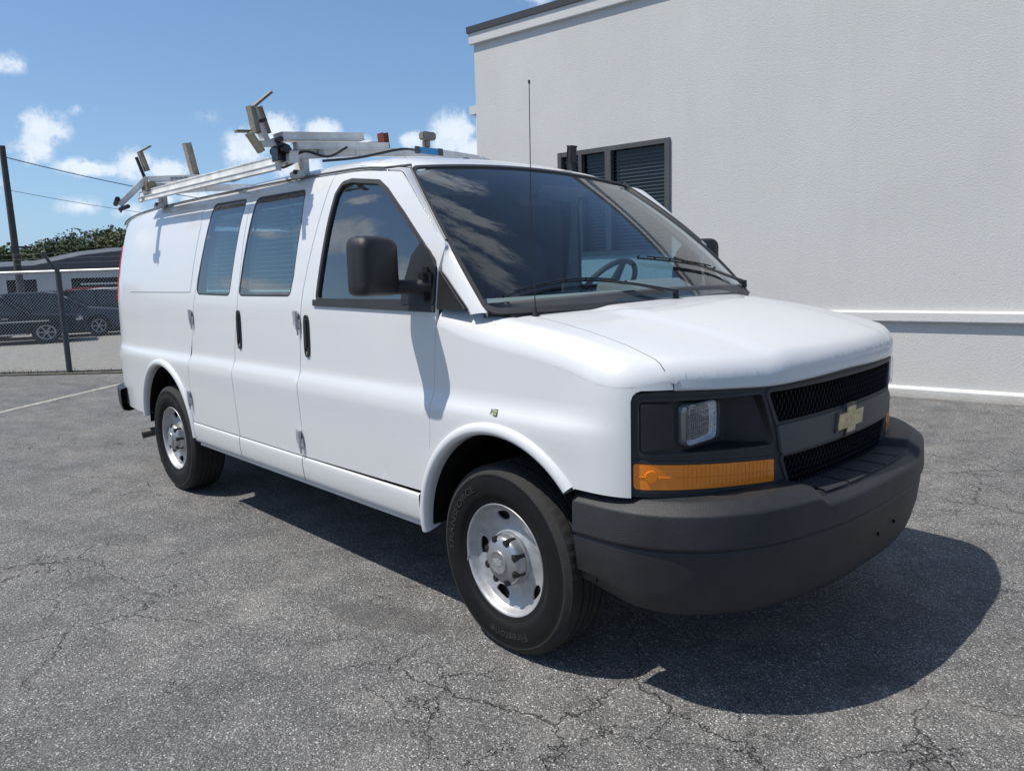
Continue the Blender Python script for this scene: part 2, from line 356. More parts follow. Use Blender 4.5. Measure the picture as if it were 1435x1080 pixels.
OS = spl([(.30, .075), (.36, .035), (.41, .018), (.455, .012), (.60, .006), (.80, .0), (.90, -.005), (.935, -.005), (.955, -.001), (.975, .009), (.995, .0165), (1.015, .020), (1.08, .0225), (1.2, .026), (1.30, .030),
          (1.36, .036), (1.5, .056), (1.65, .083), (1.78, .112), (1.88, .142), (1.94, .168), (1.98, .195), (2.03, .25)])
OF = spl([(.4, .0), (.7, .0), (.9, .0), (1.1, .006), (1.3, .03)])
def off(a, z):
    a = np.abs(a)
    w = sstep(a, 1.02, 1.34); r = sstep(a, PA[-1]-1.4, PA[-1]-.75)
    return OS(z)*w*(1-.35*r)+OF(z)*(1-w)+r*sstep(z, 1.3, 2.05)*.05
def ringP(a, z, dep=0.):
    a = np.asarray(a, float); z = np.asarray(z, float); p = C(a)-Nn(a)*(off(a, z)+dep)[..., None]
    return np.concatenate([p, z[..., None]+0*a[..., None]], -1)
def ring(a, z, dep=0.):
    a, z = np.broadcast_arrays(np.asarray(a, float), np.asarray(z, float)); e = .012
    n = np.cross(ringP(a, z+e)-ringP(a, z-e), ringP(a+e, z)-ringP(a-e, z)); n /= np.linalg.norm(n, axis=-1, keepdims=True)
    s = np.sign((n[..., :2]*Nn(a)).sum(-1))[..., None]; n = n*s
    return ringP(a, z)-n*np.asarray(dep, float)[..., None]*np.ones(1), n
# nose top
HC = spl([(-.6, 1.425), (-.4, 1.405), (-.2, 1.385), (0, 1.357), (.2, 1.330), (.4, 1.297), (.6, 1.255), (.75, 1.215), (.85, 1.180), (1.0, 1.12)])
def H0(x, y):
    ay = np.abs(y)
    return HC(x)-.050*(ay/.85)**2.2+.010*(1-sstep(ay, .48-.1*x, .60-.1*x))*sstep(x, -.1, .2)-.02*sstep(ay, .8, 1.0)*sstep(x, .3, .7)
def rr(a): return .052+.04*sstep(a, .9, 1.2)*(1-sstep(a, 1.75, 2.1))
def zs(a):
    a = np.asarray(a, float); z = np.full(a.shape, 1.2)
    for _ in range(4): p = C(a)-Nn(a)*off(a, z)[..., None]; z = H0(p[..., 0], p[..., 1])-rr(a)
    return z
EA = np.linspace(0, 2.6, 400); EZ = zs(EA); EP = C(EA)-Nn(EA)*off(EA, EZ)[..., None]; EN = Nn(EA); ERN = ring(EA, EZ-.004)[1]
def topP(x, y, full=False):
    x = np.asarray(x, float); y = np.asarray(y, float); yy = -np.abs(y); sh = x.shape; q = np.stack([x.ravel(), yy.ravel()], 1)
    A = EP[:-1]; B = EP[1:]; AB = B-A
    t = np.clip(((q[:, None]-A)*AB).sum(-1)/(AB**2).sum(-1), 0, 1); D = q[:, None]-(A+t[..., None]*AB); dd = np.linalg.norm(D, axis=-1)
    k = dd.argmin(1); ii = np.arange(len(q)); d = dd[ii, k]; sg = -((D[ii, k]*EN[k]).sum(-1)); d = np.where(sg < 0, 0, d); r = rr(EA[k])
    roll = np.where(d < r, r-np.sqrt(np.maximum(r*r-(r-d)**2, 0)), 0)
    z = H0(x, y)-roll.reshape(sh)
    return (z, d.reshape(sh), r.reshape(sh), k.reshape(sh), 0) if full else z
def top(x, y, dep=0.):
    x, y = np.broadcast_arrays(np.asarray(x, float), np.asarray(y, float)); e = .004
    z, d, r, k, _ = topP(x, y, True); zx = (H0(x+e, y)-H0(x-e, y))/(2*e); zy = (H0(x, y+e)-H0(x, y-e))/(2*e)
    n = np.stack([-zx, -zy, np.ones_like(zx)], -1); n /= np.linalg.norm(n, axis=-1, keepdims=True)
    q = ERN[k]*np.stack([np.ones_like(y), -np.where(y > 0, 1., -1.), np.ones_like(y)], -1); co = np.clip((r-d)/r, 0, 1)[..., None]; n = n*np.sqrt(1-co**2)+q*co; n /= np.linalg.norm(n, axis=-1, keepdims=True)
    return np.stack([x, y, z], -1)-n*dep, n
# roof: z over (x, y), rolled down to the gutter
RC = spl([(-4.85, 1.93), (-4.7, 1.98), (-4.4, 2.02), (-3.5, 2.045), (-2.2, 2.072), (-1.4, 2.068), (-1.1, 2.058), (-.95, 2.045), (-.85, 2.025), (-.745, 1.990), (-.6, 1.93)])
def roof_half(x): return .79-.06*sstep(-x, 4.2, 4.75)*1.0-.0*x-.115*sstep(x, -1.15, -.80)
def roofP(x, y):
    w = roof_half(x); t = np.clip(np.abs(y)/w, 0, 1); return RC(x)-(.035+.010*(x < -1))*t**2-.030*(1-np.sqrt(1-np.clip((t-.82)/.18, 0, 1)**2*.98))
def roof(x, y, dep=0.):
    x, y = np.broadcast_arrays(np.asarray(x, float), np.asarray(y, float)); e = .004
    zx = (roofP(x+e, y)-roofP(x-e, y))/(2*e); zy = (roofP(x, y+e)-roofP(x, y-e))/(2*e)
    n = np.stack([-zx, -zy, np.ones_like(zx)], -1); n /= np.linalg.norm(n, axis=-1, keepdims=True)
    return np.stack([x, y, roofP(x, y)], -1)-n*dep, n
# windscreen: s across (-1..1), t up (0..1)
def wsP(s, t):
    s = np.asarray(s, float); t = np.asarray(t, float)
    xb = .21-.26*np.abs(s)**2.3; yb = .94*s; zb = 1.325+.0*s
    xt = -.745+0*s; yt = .745*s; zt = 1.985-.040*s**2
    b = np.stack([xb, yb, zb+.0*t], -1); u = np.stack([xt, yt, zt], -1); p = b+(u-b)*t[..., None]
    bul = (4*t*(1-t))[..., None]*np.stack([.026+0*s, .042*s, .024*(1-.5*s*s)], -1); return p+bul
def ws(s, t, dep=0.):
    s, t = np.broadcast_arrays(np.asarray(s, float), np.asarray(t, float)); e = .01
    n = np.cross(wsP(s+e, t)-wsP(s-e, t), wsP(s, t+e)-wsP(s, t-e)); n /= np.linalg.norm(n, axis=-1, keepdims=True)
    n *= np.sign(n[..., 2:3]); return wsP(s, t)-n*dep, n

# ================================================================ THE VAN
van = empty('cargo_van', (-1.7, 0, 0), 0, 'white cargo van with a ladder rack on its roof, parked beside the white wall', 'van')
VP = Matrix.Translation((1.7, 0, 0))
def adopt(o, parent=None):      # parts are modelled in world space and hang from the van's base
    o.parent = parent if parent is not None else van
    o.matrix_parent_inverse = o.parent.matrix_world.inverted() if parent is None else Matrix.Identity(4)
    return o
bpy.context.view_layer.update()
van_parts_start = set(bpy.data.objects)
G = .0030
ZG = spl([(-4.81, 1.90), (-4.6, 1.945), (-4.3, 1.975), (-3.5, 1.995), (-2, 1.985), (-1.2, 1.967), (-1.0, 1.958), (-.8, 1.935)])
PEND = PA[-1]
def side_loop(pts, r=0., step=.035): return XA(resample(rc(pts, r) if r else pts, step))
XS3 = [(-1.262, 1.962), (-1.30, 1.80), (-1.36, 1.60), (-1.415, 1.40), (-1.445, 1.20), (-1.46, .90), (-1.455, .70), (-1.47, .56)]
XS2 = [(-2.13, 1.985), (-2.14, 1.80), (-2.155, 1.5), (-2.175, 1.30), (-2.225, 1.1), (-2.245, .95), (-2.24, .75), (-2.225, .56)]
XS1 = [(-2.655, 1.99), (-2.70, 1.75), (-2.76, 1.5), (-2.82, 1.30), (-2.87, 1.1), (-2.905, .95), (-2.925, .75), (-2.93, .56)]
APIL = [(-.330, 1.49), (-.297, 1.585), (-.43, 1.70), (-.60, 1.85), (-.685, 1.915), (-.80, 1.935)]
gut = lambda x0, x1, n=12: [(x, float(ZG(x))-.004) for x in np.linspace(x0, x1, n)]
FARC = (.03, .425, .497); RARC = (-3.405, .440, .500)
# front door outline
fd = XS3[::-1]+gut(-1.262, -.82)[1:]+APIL[::-1][1:]+[(-.326, 1.325), (-.345, 1.05), (-.358, .855), (-.372, .775)]+arc(*FARC, 139, 163, 8)
dwin = [(-1.285, 1.352), (-1.272, 1.45), (-1.235, 1.70), (-1.205, 1.865), (-1.165, 1.918), (-1.08, 1.925), (-.84, 1.895), (-.755, 1.85), (-.60, 1.735), (-.345, 1.525), (-.335, 1.352)]
w2 = [(-2.165, 1.378), (-2.145, 1.48), (-2.10, 1.75), (-2.072, 1.925), (-1.51, 1.918), (-1.488, 1.75), (-1.515, 1.48), (-1.545, 1.378)]
w1 = [(-2.782, 1.385), (-2.755, 1.52), (-2.705, 1.76), (-2.665, 1.938), (-2.205, 1.932), (-2.225, 1.70), (-2.26, 1.48), (-2.28, 1.378)]
w1[4] = (-2.195, 1.930)
def smooth_loop(pts, r, step=.03): return resample(rc(pts, r), step)
for SD in (1, -1):
    ch = chR(SD)
    # ---- front door
    L = inset(XA(resample(fd, .035)), G); W = XA(smooth_loop(dwin, .05))
    door = Acc().patch([L, W], ch, .045).out('front_door', PAINT)
    fr = Acc().patch([inset(W, .001), inset(W, .020)], ch, .02, .012, -.004).out('window_seal', TRIM, door)
    gl = Acc().patch([inset(W, .015)], ch, .05, 0, .008).out('window', GL_DOOR, door)
    # belt line moulding
    bl = [(-1.30, 1.336), (-1.30, 1.366), (-.335, 1.352), (-.335, 1.322)]
    Acc().patch([XA(resample(rc(bl, .006), .03))], ch, .03, .012, -.009).out('belt_moulding', TRIM, door)
    # mirror sail (black triangle) on the door
    sail = [(-.335, 1.352), (-.560, 1.352), (-.545, 1.44), (-.505, 1.55), (-.445, 1.605), (-.39, 1.565), (-.338, 1.50)]
    Acc().patch([XA(resample(rc(sail, .012), .03))], ch, .03, .012, -.012).out('mirror_sail', BLK, door)
    if SD > 0:
        # front cargo door and rear cargo door (right side only)
        fl = XS2[::-1]+gut(-2.13, -1.262)[1:]+XS3[1:]
        A2 = inset(XA(resample(fl, .035)), G); W2 = XA(smooth_loop(w2, .045)); d2 = Acc().patch([A2, W2], ch, .045).out('cargo_door', PAINT); d2['label'] = 'wider front leaf of the side cargo doors'
        Acc().patch([inset(W2, .0015), inset(W2, .010)], ch, .02, .008, .001).out('window_seal', TRIM, d2)
        Acc().patch([inset(W2, .006)], ch, .05, 0, .003).out('window', GL_SIDE, d2)
        fl = XS1[::-1]+gut(-2.655, -2.13)[1:]+XS2[1:]
        A1 = inset(XA(resample(fl, .035)), G); W1 = XA(smooth_loop(w1, .045)); d1 = Acc().patch([A1, W1], ch, .045).out('cargo_door', PAINT); d1['label'] = 'narrower rear leaf of the side cargo doors'
        Acc().patch([inset(W1, .0015), inset(W1, .010)], ch, .02, .008, .001).out('window_seal', TRIM, d1)
        Acc().patch([inset(W1, .006)], ch, .05, 0, .003).out('window', GL_SIDE, d1)
        X1 = XS1
    else: X1 = XS3
    # ---- quarter panel to the middle of the rear
    top_ = []
    xt = X1[0][0]
    for a in np.linspace(a_x(xt), PEND, 60): top_.append((a, float(ZG(C(a)[0]))-.004))
    low = [(PEND, .50)]+[(a, .50) for a in np.linspace(PEND, a_x(-3.90), 30)][1:]
    arcp = arc(*RARC, 172, 10.5 if SD > 0 else 10.5, 30)
    if SD > 0: q = [tuple(p) for p in XA(X1[::-1])]+top_[1:]+low+[tuple(p) for p in XA(arcp)]+[tuple(p) for p in XA([(-2.925, .56)])]
    else: q = [tuple(p) for p in XA(X1[::-1])]+top_[1:]+low+[tuple(p) for p in XA(arcp)]+[tuple(p) for p in XA([(-2.925, .56)])]
    Lq = inset(resample(q, .035), G)
    bp = [(-4.13, 1.397), (-4.085, 1.58), (-3.96, 1.80), (-3.80, 1.925), (-3.6, 1.945), (-2.82, 1.945), (-2.80, 1.80), (-2.845, 1.55), (-2.865, 1.397)]
    if SD > 0:
        bw = XA(smooth_loop([(x, z, .07 if i in (2, 3, 4) else .03) for i, (x, z) in enumerate(bp)], .03))
        body = Acc().patch([Lq, bw], ch, .05).out('quarter_panel', PAINT)
        Acc().patch([inset(bw, .004)], ch, .05, .012, -.0015).out('blank_window_panel', PAINT, body)
        Acc().patch([inset(bw, -.004)], ch, .1, 0, .008).out('panel_groove', TRIM, body)
    else: body = Acc().patch([Lq], ch, .06).out('quarter_panel', PAINT)
    # ---- sill pieces
    cuts = [(-.462, -1.47), (-1.47, -2.225), (-2.225, -2.935)] if SD > 0 else [(-.462, -1.47), (-1.47, -2.935)]
    for x0, x1 in cuts:
        g2 = []
        for x in np.arange(x0-.003, x1+.003, -.05).tolist()+[x1+.003]:
            row = []
            for z, o in ((.556, .010), (.556, -.004), (.550, -.007), (.53, -.009), (.49, -.008), (.455, -.006), (.435, -.002), (.424, .006), (.420, .02), (.42, .06)):
                P, N = ring(a_x(x), z, o); row.append(P*[1, SD, 1])
            g2.append(row)
        a_ = Acc(); sheet(a_, g2); s_ = a_.out('sill_panel', PAINT)
        if SD < 0: pass
    sl = Acc(); g2 = [[(x, -SD*y, z) for y, z in ((.955, .418), (.962, .400), (.950, .392), (.86, .39))] for x in np.linspace(-.47, -2.93, 30)]; sheet(sl, g2); sl.out('sill_rail', PAINT)
    # ---- front wing: side chart + shoulder
    ys = [(-.709, -.866)]
    hood_seam = np.array([(.725, -.862), (.690, -.868), (.650, -.862), (.523, -.840), (.318, -.820), (.15, -.808), (.06, -.800), (.03, -.79)])
    # where the hood seam meets the plan edge
    k = np.argmin(np.linalg.norm(EP-hood_seam[0], axis=1)); AS = EA[k]
    AD = float(a_x(-.326)); zt = lambda a: np.interp(a, EA, EZ)
    aa = np.linspace(AS, AD, 60)
    ztop = [(a, float(zt(a))) for a in aa]
    zd0 = float(zt(AD))
    lipz = 1.094
    HA = 1.030       # arc length of the front edge of the wing
    ringp = ztop+[tuple(p) for p in XA([(-.326, zd0-.005)]) if zd0 > 1.33]+[tuple(p) for p in XA([(-.329, 1.28), (-.345, 1.05), (-.358, .855), (-.372, .775)])]+[tuple(p) for p in XA(arc(*FARC, 139, 40, 30))]
    ringp += [(a, .748) for a in np.linspace(a_x(.415), HA, 8)]+[(HA, .80), (HA, .90), (HA, 1.0), (HA, 1.06), (HA-.006, 1.078), (HA-.018, 1.089), (HA-.035, lipz), (AS, lipz)]
    w_ = Acc(); RL = resample(ringp, .03)
    w_.patch([RL], ch, .035, .014)
    E2 = np.array([C(a)-Nn(a)*off(a, zt(a)) for a in aa])
    tl = [tuple(p) for p in E2]+[(-.326, -.91), (-.15, -.905), (-.05, -.895), (.02, -.86)]+[tuple(p) for p in hood_seam[::-1][:-1]]
    tl = resample(tl, .025)
    ex = []
    for a in np.linspace(AS+.01, AD-.01, 90):
        p = C(a)-Nn(a)*off(a, zt(a)); n_ = Nn(a); r = float(rr(a))
        for th in (10, 20, 32, 46, 62, 78): ex.append(p-n_*r*(1-math.cos(rad(th))))
    w_.patch([tl], chT(SD), .04, .012, 0., np.array(ex))
    wing = w_.out('front_wing', PAINT)
    # filler above wing at the foot of the pillar, black plastic triangle
    tri = [(-.331, 1.338), (-.334, 1.478), (-.150, 1.338)]
    tri = [(-.322, 1.335), (-.322, 1.487), (-.16, 1.345), (-.15, 1.335)]
    Acc().patch([XA(resample(rc(tri, .004), .02))], ch, .03, .02, -.004).out('pillar_trim', BLK, wing)
    # ---- wheel-arch flares
    def flare(cx, cz, R, t0, t1, nm):
        g2 = []
        for t in np.radians(np.linspace(t0, t1, 50)):
            row = []
            for dr, o in ((.004, .006), (.003, -.003), (0, -.010), (-.010, -.017), (-.024, -.020), (-.036, -.016), (-.043, -.006), (-.046, .008), (-.046, .035), (-.043, .06)):
                x, z = cx+(R+dr)*math.cos(t), cz+(R+dr)*math.sin(t)*(1.0)
                P, N = ring(a_x(x), z, o); row.append(P*[1, SD, 1])
            g2.append(row)
        a_ = Acc(); sheet(a_, g2); return a_.out(nm, PAINT)
    flare(*FARC, 41, 183, 'wheel_arch_flare'); flare(*RARC, 2, 174, 'wheel_arch_flare')
    # wheel housings
    for (cx, cz, R) in (FARC, RARC):
        hb = bmesh.new(); n = 40; r1 = []
        for y in (.965, .60): r1.append([hb.verts.new((cx+(R-.047)*math.cos(math.pi*(-.0+1.0*k/n)), -SD*y, cz+(R-.047)*math.sin(math.pi*(-.0+1.0*k/n)))) for k in range(n+1)])
        for k in range(n): hb.faces.new((r1[0][k], r1[0][k+1], r1[1][k+1], r1[1][k]))
        hb.faces.new(r1[1]); fin('wheel_housing', hb, UNDER, smooth=True)
    # ---- A pillar between the door edge and the windscreen
    D = np.array([(-.302, 1.580), (-.43, 1.70), (-.60, 1.85), (-.685, 1.915), (-.80, 1.935)]); Dr = resample(crom(D, 6), .03, False)
    n = 30; u = np.linspace(0, 1, len(Dr)); tt = np.linspace(0, 1, n); DX = np.interp(tt, u, Dr[:, 0]); DZ = np.interp(tt, u, Dr[:, 1])
    lo = resample([(-.125, 1.318), (-.140, 1.340), (-.314, 1.487), (-.302, 1.58)], .03, False); DX = np.concatenate([lo[:-1, 0], DX]); DZ = np.concatenate([lo[:-1, 1], DZ])
    P0, N0 = ring(a_x(DX), DZ, .002); tw = np.clip((DZ-1.325)/(1.945-1.325), 0, 1); tw[-1] = 1.0; P1, N1 = ws(-1., tw, .0)
    rows = []
    for i in range(len(DX)):
        p0, p1 = P0[i], P1[i]; row = [p0-N0[i]*.02]; mid = (p0+p1)/2; bn = (N0[i]+N1[i]); bn /= np.linalg.norm(bn); ctrl = mid+bn*np.linalg.norm(p1-p0)*.12
        ctrl = ctrl if len(row) else ctrl
        for q in np.linspace(0, 1, 9): row.append((1-q)**2*p0+2*q*(1-q)*ctrl+q*q*p1)
        row.append(p1-N1[i]*.03); rows.append([r*[1, SD, 1] for r in row])
    a_ = Acc(); sheet(a_, rows); a_.out('windscreen_pillar', PAINT)
    # drip rail
    gb = bmesh.new(); pts = []
    for x in np.concatenate([np.linspace(-4.68, -.95, 50), np.linspace(-.93, -.82, 4)]):
        y, z = float(ring(a_x(x), float(ZG(x))+.002, -.008)[0][1]), float(ZG(x))+.006; pts.append((x, SD*y, z))
    for t in (.995, .96, .9, .8, .7, .6, .5, .42): pts.append(tuple(ws(-1.0, t, -.012)[0]*[1, SD, 1]+[-.012*(t < .98), -SD*.006, 0]))
    tube(gb, pts, .0055, 8); tube_end = 0; fin('drip_rail', gb, mat('rail_grey', (.075, .078, .082), .45), smooth=True)
    rows = []
    for x in np.linspace(-4.70, -.80, 60):
        y0 = float(ring(a_x(x), float(ZG(x))+.0, .0)[0][1]); z0 = float(ZG(x)); y1 = -float(roof_half(x)); z1 = float(roofP(x, y1))
        rows.append([(x, SD*y0, z0-.02), (x, SD*y0, z0), (x, SD*(y0*.6+y1*.4), z0-.006), (x, SD*(y0*.15+y1*.85), (z0*.5+z1*.5)), (x, SD*y1, z1)])
    a_ = Acc(); sheet(a_, rows); a_.out('roof_rail', PAINT)

# roof
xs = np.linspace(-4.72, -.80, 50); rl = [(x, -float(roof_half(x))) for x in xs]
s_ = np.linspace(-1, 1, 30); frt = [(float(wsP(s, 1.)[0])-.006, float(wsP(s, 1.)[1])) for s in s_]
rl = rl+[p for p in frt]+[(x, float(roof_half(x))) for x in xs[::-1]]+[(-4.77, .5), (-4.78, 0), (-4.77, -.5)]
ex = [(x, sg*float(roof_half(x))*t) for x in np.linspace(-4.7, -.83, 70) for t in (.83, .86, .89, .92, .95, .975) for sg in (1, -1)]
Acc().patch([resample(rl, .04)], lambda x, y, d=0.: roof(x, y, d), .08, .02, 0., np.array(ex)).out('roof_panel', PAINT)
for y in (-.45, -.22, 0, .22, .45):
    rb = bmesh.new(); xx = np.linspace(-4.4, -1.25, 30); tube(rb, [(x, y, float(roofP(x, y))-.003) for x in xx], .009, 6); fin('roof_rib', rb, PAINT, smooth=True)
# ---- hood
sR = hood_seam.copy(); ez = lambda a: np.interp(a, EA, EZ)
aF = np.linspace(AS, 0, 40); EF = np.array([C(a)-Nn(a)*off(a, ez(a)) for a in aF])
rear = [(.045, -.785), (.10, -.66), (.145, -.45), (.165, -.2), (.168, 0)]
half = [tuple(p) for p in EF][1:]
h = [tuple(p) for p in sR[::-1][1:]]+half
loop = [*[(x, y) for x, y in rear[::-1]], *h]; full = loop[:-1]+[loop[-1]]+[(x, -y) for x, y in loop[::-1][1:]][:-1]
hl = resample([(x-(.0024 if (abs(y) < .79 and x < .2) else 0), y*(.9972 if (abs(y) > .785 and x < .70) else 1)) for x, y in full], .03)
# keep the front edge exactly on the plan edge so that the lip joins it
ex = []
for a in np.linspace(-AS+.01, AS-.01, 110):
    p = C(a)-Nn(a)*off(a, np.interp(abs(a), EA, EZ)); n_ = Nn(a); r = float(rr(abs(a)))
    for th in (12, 22, 34, 48, 62, 78): ex.append(p-n_*r*(1-math.cos(rad(th))))
hA = Acc(); hA.patch([hl], chT(1), .045, 0, 0., np.array(ex))
LIP = spl([(0, 1.086), (.3, 1.080), (.5, 1.078), (.7, 1.086), (.9, 1.094), (1.2, 1.094)])
rows = []
for a in np.linspace(-AS+.003, AS-.003, 80):
    z1 = float(np.interp(abs(a), EA, EZ)); z0 = float(LIP(abs(a))); row = []
    for z in np.linspace(z1+.002, z0, 6): row.append(ring(a, z)[0])
    row += [ring(a, z0-.004, .006)[0], ring(a, z0-.004, .04)[0]]; rows.append(row)
sheet(hA, rows); 
# side and rear flange of the hood
for sg in (1, -1):
    rows = [[top(x, sg*y, 0.)[0]*1., top(x, sg*y, .014)[0]] for x, y in resample(sR, .03, False)*[1, 1]]
hA.out('hood', PAINT)
# near-black sheets under the panel gaps, their colour standing in for shade
a_ = Acc(); a_.patch([resample([(x-.02, y*1.03) for x, y in full], .05)], lambda x, y, d=0.: top(x, y, .022), .08, 0); a_.out('hood_gap_backing', DARK, kind=None)
for SD in (1, -1):
    a_ = Acc(); Lv = XA(resample([(-4.1, 1.36), (-4.1, .6), (-3.95, .6), *arc(*RARC[:2], .52, 170, 10, 20), (-2.85, .50), (-.55, .50), (-.47, .60), *arc(*FARC[:2], .52, 150, 45, 20), (.50, .80), (.55, 1.0), (.4, 1.1), (-.2, 1.22), (-.30, 1.30), (-1.0, 1.31), (-2.8, 1.345)], .06))
    a_.patch([Lv], chR(SD), .12, 0, .022); a_.out('inner_panel', DARK)  # near-black sheet that paints the shade inside the door seams
    for Xs in (XS3, XS2, XS1):     # pillars behind the seams
        if SD < 0 and Xs is not XS3: continue
        Pl = [(x-.045, z) for x, z in Xs if z > 1.29]+[(x+.045, z) for x, z in Xs[::-1] if z > 1.29]
        Acc().patch([XA(resample(Pl, .05))], chR(SD), .08, 0, .022).out('door_pillar', DARK)
    Pl = [(-4.2, 1.35), (-2.9, 1.35), (-2.74, 1.9), (-2.70, 1.965), (-4.2, 1.965)]
    Acc().patch([XA(resample(Pl if SD > 0 else [(-4.2, 1.30), (-1.42, 1.30), (-1.30, 1.93), (-4.2, 1.965)], .08))], chR(SD), .12, 0, .03).out('inner_panel', INT)
# ---- windscreen, seal, cowl
wl_ = resample(rc([(-.985, .0), (-.985, 1.0), (.985, 1.0), (.985, .0)], .05), .04)
Acc().patch([wl_], lambda s, t, d=0.: ws(s, t, d), (.05, .05), 0, .004).out('windscreen', GL_WIND)
wo = rc([(-1.006, -.01), (-1.006, 1.006), (1.006, 1.006), (1.006, -.01)], .05); wi = rc([(-.990, .02), (-.990, .986), (.990, .986), (.990, .02)], .05)
Acc().patch([resample(wo, .04), resample(wi, .04)], lambda s, t, d=0.: ws(s, t, d), (.03, .03), .01, -.004).out('windscreen_seal', TRIM)
def cowl_pts():
    rows = []
    for s in np.linspace(-1.0, 1.0, 50):
        b = ws(s, .075-.03*s*s, -.006)[0]; y = .93*s*(.985); xh = float(np.interp(abs(y), [0, .2, .45, .66, .785, .80, .86, .92], [.168, .165, .145, .10, .045, .02, -.04, -.12]))+.012
        f = np.array([xh, y, float(topP(xh, y))-.006]); f2 = f+[.02, 0, -.03]
        row = [b+(f-b)*q+np.array([0, 0, -.007*math.sin(math.pi*q)]) for q in np.linspace(0, 1, 9)]; rows.append([b+[-.02, 0, -.02]]+row+[f2])
    return rows
a_ = Acc(); sheet(a_, cowl_pts()); a_.out('cowl', GREYP)
# ---- wipers
def wiper(bl, arm, piv):
    n0 = ws(*bl[len(bl)//2], 0)[1]
    b = bmesh.new(); tube(b, [ws(s, t, -.012)[0] for s, t in bl], .0045, 6); tube(b, [ws(s, t, -.024)[0] for s, t in bl[1:-1]], .004, 6)
    for s, t in bl[::2]: tube(b, [ws(s, t, -.010)[0], ws(s, t, -.026)[0]], .005, 5)
    w = fin('wiper', b, BLKG, smooth=True)
    b = bmesh.new(); m = ws(*arm[0], -.030)[0]; e = ws(*arm[1], -.028)[0]; tube(b, [m, (m+e)/2+np.array([0, 0, .004]), e], [.0045, .006, .009], 8); cyl(b, e-np.array([0, 0, .03]), e+np.array([0, 0, .008]), .014, .012, 12)
    fin('wiper_arm', b, BLKG, w, smooth=True)
bl = lambda a, b, c_, n=13: [((1-q)**2*a[0]+2*q*(1-q)*b[0]+q*q*c_[0], (1-q)**2*a[1]+2*q*(1-q)*b[1]+q*q*c_[1]) for q in np.linspace(0, 1, n)]
wiper(bl((-.921, .071), (-.63, .175), (-.345, .105)), [(-.48, .115), (-.10, .030)], None)
wiper(bl((-.105, .245), (.25, .215), (.50, .165)), [(.15, .225), (.78, .055)], None)
# ---- antenna
b = bmesh.new(); ab = Vector((.052, -.792, float(topP(.052, -.79)))); tube(b, [ab, ab+Vector((-.012, .003, .42)), ab+Vector((-.01, .008, .842))], [.0021, .0018, .0016], 6); an = fin('antenna', b, BLK, smooth=True)
b = bmesh.new(); lathe_pts = [(.016, 0), (.016, .006), (.012, .012), (.006, .022), (.003, .03)]
cyl(b, ab, ab+Vector((0, 0, .012)), .016, .013, 16); cyl(b, ab+Vector((0, 0, .012)), ab+Vector((0, 0, .034)), .007, .003, 12); fin('antenna_base', b, BLK, an, smooth=True)
b = bmesh.new(); cyl(b, ab+Vector((-.01, .008, .838)), ab+Vector((-.01, .008, .850)), .004, .004, 8); fin('antenna_tip', b, BLK, an, smooth=True)
# ---- door mirrors
for SD in (1, -1):
    b = bmesh.new()
    # housing: rounded box, shaped; outer shell seen from the front
    cx, cy, cz = -.475, -1.150, 1.512; secs = []
    prof = rc([(-.098, -.118, .04), (.100, -.120, .03), (.100, .112, .045), (-.095, .118, .05)], .04, 7)
    for dx, sc, oy, oz in ((-.065, .93, 0, 0), (-.060, .985, 0, 0), (-.02, 1.0, 0, 0), (.02, .985, 0, 0), (.035, .95, .0, 0), (.050, .87, .002, 0), (.058, .72, .004, 0), (.062, .45, .005, 0)):
        secs.append([b.verts.new((cx+dx-(p[0]*sc)*.18, SD*(cy+oy+p[0]*sc), cz+oz+p[1]*sc)) for p in prof])
    for r0, r1 in zip(secs, secs[1:]):
        for k in range(len(r0)): b.faces.new((r0[k], r0[(k+1) % len(r0)], r1[(k+1) % len(r0)], r1[k]))
    b.faces.new(secs[-1]); b.faces.new(secs[0][::-1])
    mir = fin('side_mirror', b, BLK, smooth=True, ang=50)
    b = bmesh.new(); tube(b, [(cx-.0, SD*(-1.06), cz-.085), (-.42, SD*-1.02, cz-.088), (-.395, SD*-.985, cz-.088), (-.38, SD*-.95, cz-.085)], [.030, .030, .032, .034], 14)
    arm = fin('mirror_arm', b, BLK, mir, smooth=True)
    b = bmesh.new(); bx(b, (-.385, SD*-.968, 1.425), (.075, .055, .155)); bmesh.ops.bevel(b, geom=b.edges[:], offset=.022, segments=4, affect='EDGES'); fin('mirror_foot', b, BLK, mir, smooth=True)
    b = bmesh.new(); prism(b, [(p[0]*.86, p[1]*.86) for p in prof], lambda y, z: (cx-.0655-.18*y, SD*(cy+y), cz+z), lambda y, z: (cx-.069-.18*y, SD*(cy+y), cz+z)); fin('mirror_glass', b, CHR, mir)
# ---- front fascia: bezel with lamp and grille openings
FD = .014
def chF(d0): return lambda a, z, dep=0.: ring(a, z, dep+d0)
HLO = [(1.003, 1.060, .012), (.545, 1.052, .02), (.484, .874, .02), (1.004, .890, .018)]
AMO = [(1.026, .862, .014), (.486, .826, .008), (.482, .744, .01), (1.026, .772, .02)]
GU = [(.520, 1.055, .012), (-.520, 1.055, .012), (-.470, .945, .012), (.470, .945, .012)]
GLo = [(.448, .826, .012), (-.448, .826, .012), (-.395, .704, .02), (.395, .704, .02)]
mir_ = lambda L: [(-a, z, r) for a, z, r in L][::-1]
def lp(L, st=.02): return resample(rc(L, .01), st)
bz = []
for a in np.linspace(1.034, -1.034, 60): bz.append((a, float(np.interp(abs(a), [0, .3, .5, .7, .9, 1.2], [1.080, 1.074, 1.072, 1.080, 1.088, 1.088]))))
bz[0] = (1.034, 1.055); bz[-1] = (-1.034, 1.055); bz[1] = (1.022, 1.082); bz[-2] = (-1.022, 1.082)
